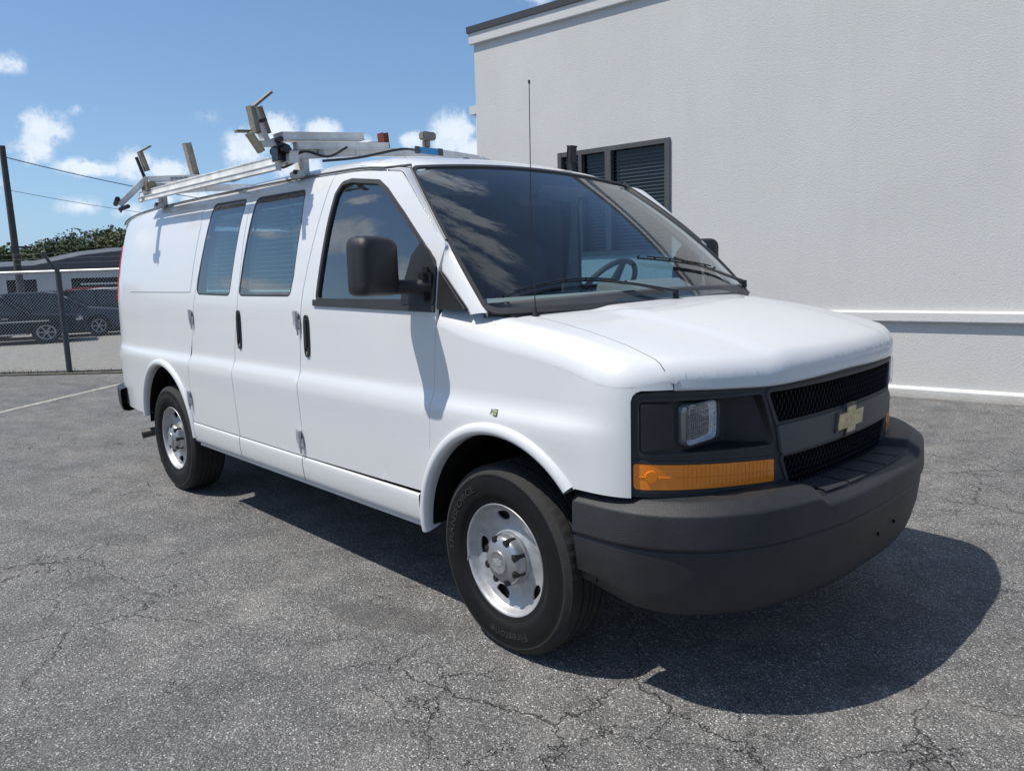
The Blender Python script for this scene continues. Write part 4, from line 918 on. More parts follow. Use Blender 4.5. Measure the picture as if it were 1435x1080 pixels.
# grips: front cluster
rbeam('grip_post', (-1.60, -1.065, 2.30), (-1.60, -1.00, 2.145), .035, .03)
rbeam('grip_pad', (-1.57, -1.082, 2.300), (-1.57, -1.062, 2.180), .045, .026, PAD)
rbeam('grip_pad', (-1.64, -1.012, 2.315), (-1.64, -.975, 2.195), .045, .028, PAD)
rbeam('grip_tip', (-1.60, -1.05, 2.310), (-1.60, -.955, 2.388), .030, .012, PAD)
rbeam('grip_tip', (-1.60, -1.150, 2.183), (-1.60, -1.075, 2.190), .030, .010, PAD)
rbeam('grip_pad', (-1.58, -1.095, 2.175), (-1.58, -1.040, 2.095), .05, .018, mat('aged_plastic', (.42, .37, .25), .7, var=.3))
rbeam('grip_bracket', (-1.60, -1.04, 2.13), (-1.60, -.92, 2.150), .05, .030)
b = bmesh.new(); cyl(b, (-1.53, -1.03, 2.24), (-1.67, -1.03, 2.24), .009); rk('pivot_pin', b, BLKG, True); b = bmesh.new(); cyl(b, (-1.53, -.955, 2.155), (-1.67, -.955, 2.155), .014); rk('pivot_pin', b, BLKG, True)
# rear grip and drop handle
rbeam('grip_post', (-3.62, -.955, 2.32), (-3.62, -.915, 2.19), .018, .014, BLK)
rbeam('grip_pad', (-3.60, -.935, 2.355), (-3.60, -.900, 2.235), .045, .024, PAD)
rbeam('grip_tip', (-3.60, -.935, 2.358), (-3.60, -.865, 2.400), .035, .012, PAD)
rbeam('drop_handle', (-3.62, -.905, 2.18), (-3.64, -1.085, 2.005), .045, .030)
b = bmesh.new(); cyl(b, (-3.60, -1.11, 2.035), (-3.70, -1.095, 2.01), .017, .017); cyl(b, (-3.56, -1.06, 1.985), (-3.70, -1.07, 1.975), .014, .014); cyl(b, (-3.60, -1.09, 1.97), (-3.60, -1.10, 1.945), .008, .005); rk('roller', b, BLK, True)
rbeam('ladder_stop', (-3.62, -.602, 2.445), (-3.62, -.560, 2.215), .05, .045, PAD)
rbeam('ladder_stop', (-1.60, -.302, 2.25), (-1.60, -.295, 2.175), .05, .035, RUST)
rbeam('stop_base', (-1.60, -.41, 2.178), (-1.60, -.29, 2.190), .055, .03, RUST)
# lamp and blue label on the crossbar, far stop
b = bmesh.new(); bx(b, (-1.60, 0.0, 2.22), (.04, .04, .05)); bx(b, (-1.585, .0, 2.262), (.055, .095, .045)); bmesh.ops.bevel(b, geom=b.edges[:], offset=.008, segments=2, affect='EDGES'); rk('end_clamp', b, mat('clamp_grey', (.22, .21, .19), .5, .4), True)
b = bmesh.new(); bx(b, (-1.5765, 0.0, 2.178), (.004, .19, .036)); rk('marker_lens', b, BLUEL)
for yy in (-.085, .085): b = bmesh.new(); bx(b, (-1.5755, yy, 2.178), (.008, .032, .040)); rk('marker_end_cap', b, mat('cap_dark', (.07, .08, .10), .5))
for k_, (y_, w_) in enumerate(((-.745, .022), (-.715, .026), (-.682, .030), (-.648, .026))): b = bmesh.new(); bx(b, (-3.5685, y_, 2.192+.10*(y_+.7)), (.003, w_, .014)); rk('faded_decal', b, mat('decal_faded', (.22, .24, .30), .6))
rbeam('ladder_stop', (-1.20, .86, 2.00), (-1.24, .86, 2.13), .05, .03, BLK); rbeam('ladder_stop', (-1.24, .86, 2.13), (-1.23, .86, 2.23), .05, .03, BLK)
b = bmesh.new(); cyl(b, (-.98, .52, 2.0), (-.98, .52, 2.03), .05, .04, 20); rk('roof_beacon_cap', b, RACKW, True)
for pts in ([(-1.5, -.75, 2.06), (-1.4, -.6, 2.075), (-1.3, -.4, 2.12), (-1.4, -.2, 2.14)], [(-1.55, -.2, 2.12), (-1.4, -.05, 2.09), (-1.35, .1, 2.11), (-1.5, .2, 2.14)], [(-2.5, -.8, 2.06), (-2.35, -.84, 2.045), (-2.2, -.8, 2.07)], [(-1.65, -.78, 2.09), (-1.75, -.84, 2.05), (-1.9, -.80, 2.10)], [(-1.60, -.9, 2.05), (-1.5, -.85, 2.10), (-1.45, -.75, 2.075), (-1.5, -.6, 2.14)]):
    b = bmesh.new(); tube(b, [Vector(p) for p in crom(pts, 5)], .007, 6); rk('strap', b, BLK, True)

# hang every loose part on the van
van.matrix_world; bpy.context.view_layer.update(); inv = Matrix.Translation((1.7, 0, 0))
for o in list(bpy.data.objects):
    if o not in van_parts_start and o.parent is None: o.parent = van; o.matrix_parent_inverse = inv
rack.matrix_parent_inverse = inv

# ================================================================ SURROUNDINGS
STAIN = [(-.69, -1.16), (-.47, -1.04)]
def asphalt():
    m = bpy.data.materials.new('asphalt'); m.use_nodes = True; nt = m.node_tree; b = nt.nodes['Principled BSDF']; tc = nt.nodes.new('ShaderNodeTexCoord'); P = tc.outputs['Object']
    def vor(scale, feat='F1', vec=None, rnd=1.):
        v = nt.nodes.new('ShaderNodeTexVoronoi'); v.feature = feat; v.inputs['Scale'].default_value = scale; v.inputs['Randomness'].default_value = rnd; nt.links.new(vec or P, v.inputs['Vector']); return v
    st = vor(135); st2 = vor(300); big = noise(nt, P, .55, 6, .6); mid = noise(nt, P, 4.5, 6, .65); fine = noise(nt, P, 420, 3, .7)
    sxyz = nt.nodes.new('ShaderNodeSeparateXYZ'); nt.links.new(P, sxyz.inputs[0]); wob = noise(nt, P, 5, 5, .65)
    def spot(x, y, rx, ry):      # 1 at a place on the ground, falling to 0
        dx = M(nt, 'MULTIPLY', M(nt, 'SUBTRACT', sxyz.outputs[0], x), 1/rx); dy = M(nt, 'MULTIPLY', M(nt, 'SUBTRACT', sxyz.outputs[1], y), 1/ry)
        d_ = M(nt, 'SQRT', M(nt, 'ADD', M(nt, 'MULTIPLY', dx, dx), M(nt, 'MULTIPLY', dy, dy))); return M(nt, 'SUBTRACT', 1., d_, clamp=True)
    # stones: own brightness each
    sc = nt.nodes.new('ShaderNodeSeparateColor'); nt.links.new(st.outputs['Color'], sc.inputs[0]); sc2 = nt.nodes.new('ShaderNodeSeparateColor'); nt.links.new(st2.outputs['Color'], sc2.inputs[0])
    stone = ramp(nt, sc.outputs[0], [(.0, .052), (.45, .112), (.76, .19), (.91, .36), (1., .60)]); stone2 = ramp(nt, sc2.outputs[1], [(.0, .06), (.6, .14), (.9, .27), (1., .46)])
    pick = ramp(nt, st.outputs['Distance'], [(.38, 1), (.52, 0)]); base = mixc(nt, pick, stone2, stone)
    gap = ramp(nt, vor(135, 'DISTANCE_TO_EDGE').outputs['Distance'], [(.0, .45), (.09, 1)]); base = mixc(nt, .8, base, gap, 'MULTIPLY')
    tone = ramp(nt, big.outputs[0], [(.3, (.80, .81, .84)), (.7, (1.20, 1.17, 1.12))]); base = mixc(nt, 1., base, tone, 'MULTIPLY')
    base = mixc(nt, 1., base, ramp(nt, mid.outputs[0], [(.25, .72), (.75, 1.26)]), 'MULTIPLY')
    # fine cracks, only here and there
    dn = noise(nt, P, 2.4, 5, .7); vm = nt.nodes.new('ShaderNodeVectorMath'); vm.operation = 'MULTIPLY_ADD'; nt.links.new(dn.outputs['Color'], vm.inputs[0]); vm.inputs[1].default_value = (.34, .34, .34); nt.links.new(P, vm.inputs[2])
    c1 = vor(1.15, 'DISTANCE_TO_EDGE', vm.outputs[0]); c2 = vor(3.6, 'DISTANCE_TO_EDGE', vm.outputs[0])
    near = M(nt, 'MAXIMUM', spot(-.02, -1.38, .75, .45), M(nt, 'MAXIMUM', spot(-2.2, -2.0, 1.0, .4), M(nt, 'MAXIMUM', spot(.70, -1.0, .5, .4), spot(.7, 2.7, 1.6, .8))))
    m1 = ramp(nt, M(nt, 'ADD', noise(nt, P, .9, 4, .6).outputs[0], M(nt, 'MULTIPLY', near, .34)), [(.50, 0), (.58, 1)]); m2 = ramp(nt, M(nt, 'ADD', noise(nt, P, 1.6, 5, .6).outputs[0], M(nt, 'MULTIPLY', near, .26)), [(.54, 0), (.62, 1)])
    jag = noise(nt, P, 60, 3, .8)
    k1 = M(nt, 'MULTIPLY', ramp(nt, M(nt, 'ADD', c1.outputs['Distance'], M(nt, 'MULTIPLY', M(nt, 'SUBTRACT', jag.outputs[0], .5), .006)), [(.0, 1), (.0045, 0)]), m1)
    k2 = M(nt, 'MULTIPLY', ramp(nt, M(nt, 'ADD', c2.outputs['Distance'], M(nt, 'MULTIPLY', M(nt, 'SUBTRACT', jag.outputs[0], .5), .014)), [(.0, 1), (.0075, 0)]), m2)
    crack = M(nt, 'MAXIMUM', k1, k2); base = mixc(nt, M(nt, 'MULTIPLY', crack, .78), base, (.018, .016, .014))
    # smooth dark tar patches and oily stains
    oil = ramp(nt, noise(nt, P, 1.3, 3, .5).outputs[0], [(.66, 0), (.73, 1)]); base = mixc(nt, M(nt, 'MULTIPLY', oil, .45), base, (.05, .049, .05)); stn = ramp(nt, M(nt, 'ADD', M(nt, 'MAXIMUM', spot(STAIN[0][0], STAIN[0][1], .30, .16), spot(STAIN[1][0], STAIN[1][1], .26, .15)), M(nt, 'MULTIPLY', M(nt, 'SUBTRACT', wob.outputs[0], .5), 1.4)), [(.25, 0), (.45, 1)]); base = mixc(nt, M(nt, 'MULTIPLY', stn, .55), base, (.062, .060, .060))
    grit = ramp(nt, noise(nt, P, 2.2, 7, .75).outputs[0], [(.52, 0), (.66, 1)]); base = mixc(nt, M(nt, 'MULTIPLY', grit, .28), base, (.235, .22, .20))
    nt.links.new(base, b.inputs['Base Color']); b.inputs['Roughness'].default_value = .82; b.inputs['Specular IOR Level'].default_value = .35
    h = M(nt, 'ADD', M(nt, 'MULTIPLY', ramp(nt, st.outputs['Distance'], [(.0, 1), (.75, 0)]), .7), M(nt, 'MULTIPLY', fine.outputs[0], .3)); h = M(nt, 'SUBTRACT', h, M(nt, 'MULTIPLY', crack, 3.))
    bp = nt.nodes.new('ShaderNodeBump'); bp.inputs['Strength'].default_value = .85; bp.inputs['Distance'].default_value = .006; nt.links.new(h, bp.inputs['Height']); nt.links.new(bp.outputs[0], b.inputs['Normal']); return m
def plane(name, pts, z, m, kind='structure', sub=0):
    b = bmesh.new(); b.faces.new([b.verts.new((x, y, z)) for x, y in pts])
    if sub: bmesh.ops.subdivide_edges(b, edges=b.edges[:], cuts=sub, use_grid_fill=True)
    return fin(name, b, m, kind=kind)
ASP = asphalt()
_d = Vector((1.5, 1.42)).normalized(); _n = Vector((-_d.y, _d.x)); _q = lambda s: (-12.077+_d.x*s+_n.x*.245, .446+_d.y*s+_n.y*.245)
b = bmesh.new(); prism(b, [_q(-62), (-57, -70), (45, -70), (45, 9.2), _q(12.4)], lambda x, y: (x, y, 0), lambda x, y: (x, y, -.4)); g = fin('parking_lot', b, ASP, kind='structure')
GRND = mat('far_ground', (.19, .18, .155), .95, var=.3, vscale=.4, bump=.6, bscale=30)
plane('ground', [(-900, -900), (900, -900), (900, 900), (-900, 900)], -.30, GRND)
# fence line in plan
FP = Vector((-12.077, .446)); FDr = Vector((1.5, 1.42)).normalized(); FN = Vector((-FDr.y, FDr.x))
far_m = mat('yard_gravel', (.235, .225, .205), .95, var=.22, vscale=7, bump=.8, bscale=60)
p = lambda s, t, z=0: (FP.x+FDr.x*s+FN.x*t, FP.y+FDr.y*s+FN.y*t)
b = bmesh.new(); Y_ = [[b.verts.new((*p(s, t), z)) for s in (-40, 14)] for t, z in ((.25, .008), (4, -.06), (9, -.25), (60, -.25))]
for r0, r1 in zip(Y_, Y_[1:]): b.faces.new((r0[0], r0[1], r1[1], r1[0]))
fin('yard', b, far_m, kind='structure')
b = bmesh.new()
# rough grassy verge under the fence
verge = plane('verge', [p(-40, -.18), p(14, -.18), p(14, .25), p(-40, .25)], .016, mat('verge_dirt', (.11, .10, .08), 1., var=.4, vscale=8, bump=1, bscale=40))
tv, tf = [], []
for k in range(1500):
    s, t = rng.uniform(-14, 5), rng.normal(.02, .09); x, y = p(s, t); h = rng.uniform(.02, .09); an = rng.uniform(0, 6.28); w = .006; dx, dy = math.cos(an), math.sin(an); n = len(tv)
    tv += [(x-dx*w, y-dy*w, .012), (x+dx*w, y+dy*w, .012), (x+dy*h*.5, y-dx*h*.5, .012+h)]; tf.append((n, n+1, n+2))
gt = mk('verge_grass', tv, tf, mat('dry_grass', (.12, .13, .05), .9, var=.3, vscale=9), smooth=False); tag(gt, 'dry tufts of grass along the foot of the chain-link fence', 'grass', kind='stuff')
# painted line, worn
def line_mat():
    m = bpy.data.materials.new('worn_line'); m.use_nodes = True; nt = m.node_tree; b = nt.nodes['Principled BSDF']; tc = nt.nodes.new('ShaderNodeTexCoord'); n = noise(nt, tc.outputs['Object'], 22, 6, .75); n2 = noise(nt, tc.outputs['Object'], 150, 3, .7)
    nt.links.new(mixc(nt, ramp(nt, M(nt, 'ADD', n.outputs[0], M(nt, 'MULTIPLY', M(nt, 'SUBTRACT', n2.outputs[0], .5), .5)), [(.40, 0), (.62, 1)]), (.44, .425, .36), (.16, .155, .15)), b.inputs['Base Color']); b.inputs['Roughness'].default_value = .9; return m
d = Vector((-9.575+8.496, .213+1.161)).normalized(); q = Vector((-d.y, d.x))*.05; a0 = Vector((-8.496, -1.161))-d*4; a1 = Vector((-9.575, .213))+d*.9
b = bmesh.new(); vs = []; 
for k in range(25):
    c_ = a0+(a1-a0)*k/24; w = 1+rng.uniform(-.25, .25); vs.append((b.verts.new((*(c_+q*w), .004)), b.verts.new((*(c_-q*w), .004))))
for (u0, u1), (v0, v1) in zip(vs, vs[1:]): b.faces.new((u0, u1, v1, v0))
fin('parking_line', b, line_mat(), kind='structure')

# ---------------------------------------------------------------- white rendered building
WA = rad(7.5); WD = Vector((math.cos(WA), math.sin(WA), 0)); WN = Vector((math.sin(WA), -math.cos(WA), 0)); WO = -WN*5.84     # WN faces the van
def wp(u, z, out=0.): v = WO+WD*u+WN*out; return (v.x, v.y, z)
def stucco(name, col):
    m = bpy.data.materials.new(name); m.use_nodes = True; nt = m.node_tree; b = nt.nodes['Principled BSDF']; tc = nt.nodes.new('ShaderNodeTexCoord'); P = tc.outputs['Object']
    n1 = noise(nt, P, .7, 6, .6); n2 = noise(nt, P, 55, 5, .7, dist=.3); n3 = noise(nt, P, 110, 3, .7)
    c = mixc(nt, 1., col, ramp(nt, n1.outputs[0], [(.3, .94), (.7, 1.03)]), 'MULTIPLY'); c = mixc(nt, 1., c, ramp(nt, n2.outputs[0], [(.3, .95), (.6, 1.02)]), 'MULTIPLY'); mp = nt.nodes.new('ShaderNodeMapping'); mp.inputs['Scale'].default_value = (2.2, 2.2, .12); nt.links.new(P, mp.inputs[0]); c = mixc(nt, 1., c, ramp(nt, noise(nt, mp.outputs[0], 1.6, 6, .7).outputs[0], [(.45, 1.), (.80, .965)]), 'MULTIPLY')
    sp = nt.nodes.new('ShaderNodeSeparateXYZ'); nt.links.new(P, sp.inputs[0]); dn = noise(nt, P, 6, 6, .7)
    c = mixc(nt, M(nt, 'MULTIPLY', ramp(nt, M(nt, 'ADD', sp.outputs[2], M(nt, 'MULTIPLY', dn.outputs[0], .12)), [(.06, 1), (.16, 0)]), .55), c, (.30, .26, .20))
    nt.links.new(c, b.inputs['Base Color']); b.inputs['Roughness'].default_value = .85
    h = M(nt, 'ADD', ramp(nt, n2.outputs[0], [(.35, 0), (.65, 1)]), M(nt, 'MULTIPLY', n3.outputs[0], .4)); bp = nt.nodes.new('ShaderNodeBump'); bp.inputs['Strength'].default_value = .34; bp.inputs['Distance'].default_value = .005
    nt.links.new(h, bp.inputs['Height']); nt.links.new(bp.outputs[0], b.inputs['Normal']); return m
STU = stucco('white_render', (.575, .572, .562)); STUB = stucco('trim_render', (.63, .627, .615))
bld = empty('commercial_building', wp(0, 0), WA, 'white rendered building with dark louvred window and roof cornice behind the van', 'building')
U0, U1, ZT = -6.12, 9.0, 4.80
wu0, wu1, wz0, wz1 = -4.64, -2.93, 1.62, 3.035
def L_(u, z, out=0.): return (u, -out, z)      # local to the building: x along the wall, -y outwards
b = bmesh.new()
rects = [(U0, wu0, 0, ZT), (wu1, U1, 0, ZT), (wu0, wu1, 0, wz0), (wu0, wu1, wz1, ZT)]
for x0, x1, z0, z1 in rects: b.faces.new([b.verts.new(L_(x, z)) for x, z in ((x0, z0), (x1, z0), (x1, z1), (x0, z1))])
for x0, z0, x1, z1 in ((wu0, wz0, wu0, wz1), (wu1, wz1, wu1, wz0), (wu0, wz1, wu1, wz1), (wu1, wz0, wu0, wz0)): b.faces.new([b.verts.new(L_(x0, z0)), b.verts.new(L_(x1, z1)), b.verts.new(L_(x1, z1, -.16)), b.verts.new(L_(x0, z0, -.16))])
b.faces.new([b.verts.new(v) for v in (L_(U0, 0), L_(U0, 0, -9), L_(U0, ZT, -9), L_(U0, ZT))]); b.faces.new([b.verts.new(v) for v in (L_(U0, ZT), L_(U0, ZT, -9), L_(U1, ZT, -9), L_(U1, ZT))]); b.faces.new([b.verts.new(v) for v in (L_(U1, 0), L_(U1, 0, -9), L_(U1, ZT, -9), L_(U1, ZT))])
bmesh.ops.remove_doubles(b, verts=b.verts, dist=1e-4); fin('wall', b, STU, bld)
def bprism(name, prof, m, u0=U0, u1=U1, bev=0.):
    b = bmesh.new(); prism(b, prof, lambda o, z: L_(u0, z, o), lambda o, z: L_(u1, z, o)); return fin(name, b, m, bld)
bprism('cornice', [(-.0, 4.745), (.045, 4.745), (.05, 4.755), (.055, 4.90), (-.02, 4.90)], STUB, U0-.055)
bprism('roof_edge', [(-.05, 4.902), (.075, 4.902), (.08, 4.99), (-.05, 4.99)], mat('dark_coping', (.045, .05, .055), .5), U0-.075)
bprism('wall_band', [(.0, .800), (.050, .800), (.055, .812), (.055, .895), (.045, .908), (0, .915)], STUB)
bprism('plinth', [(.0, 0), (.045, 0), (.045, .085), (.035, .10), (0, .115)], STUB)
# window: frame, mullions, louvres, glass
WF = mat('window_frame_dark', (.07, .07, .075), .5, var=.15)
b = bmesh.new(); 
for u, w in ((wu0+.03, .06), (wu1-.035, .07)): bx(b, L_(u, (wz0+wz1)/2, -.02), (w, .09, wz1-wz0))
for z in (wz0+.03, wz1-.03): bx(b, L_((wu0+wu1)/2, z, -.022), (wu1-wu0-.13, .085, .06))
wf = fin('window_frame', b, WF, bld)
for u, w in ((-3.83, .09), (-4.27, .05)):
    b = bmesh.new(); bx(b, L_(u, (wz0+wz1)/2, -.018), (w, .088, wz1-wz0-.12)); fin('mullion', b, WF, wf)
SLAT = mat('blind_slat', (.20, .215, .225), .45, .2)
k = 0; z = wz0+.09; sme = None
while z < wz1-.09:
    for u0, u1 in ((-3.78, wu1-.075),):
        b = bmesh.new(); R_ = Matrix.Rotation(rad(32), 3, 'X'); bx(b, (0, 0, 0), (u1-u0, .05, .004), R_)
        if sme is None: o = fin('slat', b, SLAT, wf); sme = o.data
        else: b.free(); o = bpy.data.objects.new('slat', sme); COL.objects.link(o); o.parent = wf
        o.location = L_((u0+u1)/2, z, -.085)
    z += .046; k += 1
b = bmesh.new()
z = wz0+.09
while z < wz1-.09: bx(b, L_(-4.05, z, -.10), (.38, .05, .004), Matrix.Rotation(rad(32), 3, 'X')); bx(b, L_(-4.45, z, -.10), (.28, .05, .004), Matrix.Rotation(rad(32), 3, 'X')); z += .046
fin('far_blind', b, mat('far_blind', (.13, .14, .15), .6), wf, kind='stuff')
for u0, u1 in ((-4.58, -4.295), (-4.245, -3.875), (-3.785, wu1-.07)):
    b = bmesh.new(); b.faces.new([b.verts.new(L_(u, z, -.05)) for u, z in ((u0, wz0+.06), (u1, wz0+.06), (u1, wz1-.06), (u0, wz1-.06))]); fin('pane', b, GLB if False else glass('pane_glass', (.55, .62, .66), 1.5) if 'pane_glass' not in MATS else MATS['pane_glass'], wf)
b = bmesh.new(); bx(b, L_((wu0+wu1)/2, (wz0+wz1)/2, -.19), (wu1-wu0+.1, .02, wz1-wz0+.1)); fin('room_backing', b, DARK, bld)
# downpipe with hopper at the far corner
dp = bmesh.new(); cyl(dp, L_(U0-.05, 0, -.10), L_(U0-.05, 3.78, -.10), .04); bx(dp, L_(U0-.09, 3.85, -.10), (.16, .12, .12)); fin('downpipe', dp, mat('pipe_white', (.55, .56, .56), .5), bld, smooth=True)

# ---------------------------------------------------------------- chain-link fence
GALV = mat('galvanised', (.40, .41, .42), .5, .6, var=.25, vscale=20); fence = empty('chain_link_fence', (FP.x, FP.y, 0), math.atan2(FDr.y, FDr.x), 'grey chain-link fence with barbed wire arm behind the van', 'fence')
def fpost(s):
    b = bmesh.new(); cyl(b, (s, 0, -.05), (s-.00, 0, 1.70), .045, n=16); tube(b, [(s, 0, 1.68), (s-.04, -.10, 1.80), (s-.08, -.22, 1.98)], [.036, .026, .020], 8); fin('post', b, mat('post_grey', (.075, .082, .09), .55, .3, var=.3, vscale=12), fence, smooth=True)
for s in (-9.2, -6.1, -3.05, 0, 3.05): fpost(s)
b = bmesh.new(); tube(b, [(-13, 0, 1.665), (5, 0, 1.665)], .026, 10); fin('top_rail', b, GALV, fence, smooth=True)
b = bmesh.new()
for k in range(3): pts = [(s, -.08-.06*k, 1.80+.075*k) for s in np.linspace(-13, 5, 3)]; tube(b, pts, .0022, 4)
fin('barbed_wire', b, GALV, fence)
b = bmesh.new(); pitch = .055; n = int(18/pitch); H_ = 1.64; q_ = H_/pitch
wv, wf_ = [], []
def strip(p0, p1, r=.0023):
    p0, p1 = np.array(p0), np.array(p1); n0 = len(wv); d = (p1-p0)/np.linalg.norm(p1-p0); u = np.array([0, 1., 0]); w = np.cross(d, u)
    for p_ in (p0, p1):
        for t in (0, 2.094, 4.189): wv.append(p_+r*(u*math.cos(t)+w*math.sin(t)))
    for k in range(3): wf_.append((n0+k, n0+(k+1) % 3, n0+3+(k+1) % 3, n0+3+k))
for i in range(-int(H_/pitch)-1, n+1):
    s0 = -13+i*pitch
    for sg in (1, -1):
        a_s, b_s = (s0, s0+H_) if sg > 0 else (s0+H_, s0); z0, z1 = .03, .03+H_; sa = np.array([a_s, .006*sg, z0]); sb = np.array([b_s, .006*sg, z1])
        lo, hi = -13, 5
        if min(a_s, b_s) < lo or max(a_s, b_s) > hi: continue
        strip(sa, sb)
mk('chain_mesh', wv, wf_, GALV, fence, smooth=False, kind='stuff')

# ---------------------------------------------------------------- utility pole and wires
def at(az, dist, z=0.): return Vector((CP[0]+math.cos(rad(az))*dist, CP[1]+math.sin(rad(az))*dist, z))
pp = at(169.05, 42); b = bmesh.new(); cyl(b, (0, 0, -.2), (-.10, 0, 7.62), .165, .125, 14); pole = fin('utility_pole', b, mat('pole_wood', (.055, .055, .052), .9, var=.3, vscale=6), smooth=True); pole.location = pp; tag(pole, 'dark wooden utility pole rising behind the parked cars', 'pole')
b = bmesh.new(); bx(b, (0, .3, 3.15), (.10, .7, .08)); bx(b, (0, -.25, 3.3), (.3, .1, .12)); fin('bracket', b, BLK, pole)
for z0, az1, z1, r in ((7.15, 150.5, 6.3, .022), (5.7, 150.5, 5.25, .012)):
    e0 = pp+Vector((-.1, 0, z0)); e1 = at(az1, 60, z1); b = bmesh.new(); tube(b, [e0+(e1-e0)*t-Vector((0, 0, .9*4*t*(1-t)*.55)) for t in np.linspace(0, 1, 24)], r, 5); o = fin('power_cable', b, BLK)
    tag(o, 'thick upper cable leaving the top of the utility pole' if z0 > 6 else 'thin lower cable running beside the utility pole', 'cable')
    b = None
e0 = at(134.4, 30, 4.05+.0); b = bmesh.new(); tube(b, [at(138.8, 34, 4.75), at(136.5, 32, 5.0), Vector(wp(U0-.02, 3.42, -.2))], .012, 5); o = fin('service_cable', b, BLK); tag(o, 'thin cable reaching the corner of the white building', 'cable')

# ---------------------------------------------------------------- warehouse beyond the yard
def corrug(col, sc=9.): 
    m = bpy.data.materials.new('metal_siding'); m.use_nodes = True; nt = m.node_tree; b = nt.nodes['Principled BSDF']; tc = nt.nodes.new('ShaderNodeTexCoord'); n = noise(nt, tc.outputs['Object'], 1.5, 5, .6)
    nt.links.new(mixc(nt, 1., col, ramp(nt, n.outputs[0], [(.3, .9), (.7, 1.06)]), 'MULTIPLY'), b.inputs['Base Color']); b.inputs['Roughness'].default_value = .55; return m
SIDE = corrug((.46, .47, .50)); ROOFD = mat('dark_metal_roof', (.075, .08, .09), .6, var=.1)
WB = at(167, 52); wa = rad(167-90); wh_ = empty('warehouse', WB, wa, 'low metal warehouse with dark roof and open bays behind the cars', 'building')
# local x runs to the right in the picture (towards smaller azimuth)
def sx(az): return math.tan(rad(167-az))*52
eave = 4.05-.0
zb = lambda el: CP[2]+math.tan(rad(el))*52
b = bmesh.new(); xs_ = []
bays = [(sx(169.75), sx(168.15)), (sx(166.25), sx(162.2)), (sx(161.4), sx(157.5)), (sx(173.5), sx(170.6))]; bays.sort()
zB = zb(.25); zE = zb(.85)
walls = []; x = sx(176)
for a0_, a1_ in bays: walls.append((x, a0_)); x = a1_
walls.append((x, sx(152)))
for x0, x1 in walls:
    b = bmesh.new(); n = max(2, int((x1-x0)/.15)); pv = None
    for k in range(n+1):
        xx = x0+(x1-x0)*k/n; y = -.035 if k % 2 else 0; c_ = (b.verts.new((xx, y, 0)), b.verts.new((xx, y, zE)))
        if pv: b.faces.new((pv[0], c_[0], c_[1], pv[1]))
        pv = c_
    fin('siding_panel', b, SIDE, wh_)
b = bmesh.new()
for a0_, a1_ in bays: bx(b, ((a0_+a1_)/2, .02, (zB+zE)/2), (a1_-a0_, .05, zE-zB))
fin('bay_lintel', b, SIDE, wh_)
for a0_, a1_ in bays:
    b = bmesh.new(); bx(b, ((a0_+a1_)/2, 4.5, zB/2), (a1_-a0_+.4, 8, zB)); fin('bay_shade_box', b, DARK, wh_)  # solid near-black box, painting the shade inside the bay
b = bmesh.new(); rows = []
pk = sx(163.0)
for y, dz in ((-.25, 0), (9, .5)):
    rows.append([(sx(176), y, zE+.05+dz), (sx(168.2), y, zE+.25+dz), (sx(165.5), y, zb(1.72)+dz), (pk, y, zb(2.0)+dz), (sx(152), y, zb(1.9)+dz)])
V = [[b.verts.new(p_) for p_ in r] for r in rows]; lo_ = [b.verts.new((p_[0], -.25, zE)) for p_ in rows[0]]
for k in range(4): b.faces.new((V[0][k], V[0][k+1], V[1][k+1], V[1][k])); b.faces.new((lo_[k], lo_[k+1], V[0][k+1], V[0][k]))
fin('roof', b, ROOFD, wh_)
b = bmesh.new(); bx(b, (sx(164.3), .3, zB-.35), (2.6, .08, .10)); fin('strip_light_fitting', b, mat('fitting_white', (.6, .6, .6), .5), wh_)

# ---------------------------------------------------------------- trees
def leafmat(name, col):
    m = bpy.data.materials.new(name); m.use_nodes = True; nt = m.node_tree; b = nt.nodes['Principled BSDF']; tc = nt.nodes.new('ShaderNodeTexCoord'); n = noise(nt, tc.outputs['Object'], 1.3, 4, .6)
    nt.links.new(mixc(nt, n.outputs[0], tuple(c*.55 for c in col), tuple(c*1.5 for c in col)), b.inputs['Base Color']); b.inputs['Roughness'].default_value = .7; return m
LF = [leafmat('foliage_dark', (.035, .058, .022)), leafmat('foliage_mid', (.055, .080, .028)), leafmat('foliage_olive', (.075, .085, .032))]
BARK = mat('bark', (.07, .055, .04), .95)
def tree_meshes(seed, h, w, n=1500):
    r = np.random.RandomState(seed); V, F = [], []
    cl = [(r.normal(0, w*.28), r.normal(0, w*.28), h*(.27+.63*r.rand()**1.1), w*(.16+.14*r.rand())) for _ in range(16)]
    for k in range(n):
        c_ = cl[r.randint(len(cl))]; v = r.normal(size=3); v /= np.linalg.norm(v); p_ = np.array(c_[:3])+v*c_[3]*(r.rand()**.4)*[1, 1, .75]; u = r.normal(size=3); u /= np.linalg.norm(u); w_ = np.cross(u, r.normal(size=3)); w_ /= np.linalg.norm(w_); s = w*.022*(.6+r.rand())
        i = len(V); V += [p_+u*s, p_+w_*s*.6, p_-u*s, p_-w_*s*.6]; F.append((i, i+1, i+2, i+3))
    b = bmesh.new(); tube(b, [(0, 0, -.3), (.1, 0, h*.3), (0, .1, h*.7)], [h*.03, h*.022, h*.008], 8)
    for c_ in cl[:7]: tube(b, [(.05, .02, h*.33), ((c_[0])*.5, c_[1]*.5, (h*.33+c_[2])/2), c_[:3]], [h*.012, h*.008, h*.003], 5)
    return V, F, b
protos = []
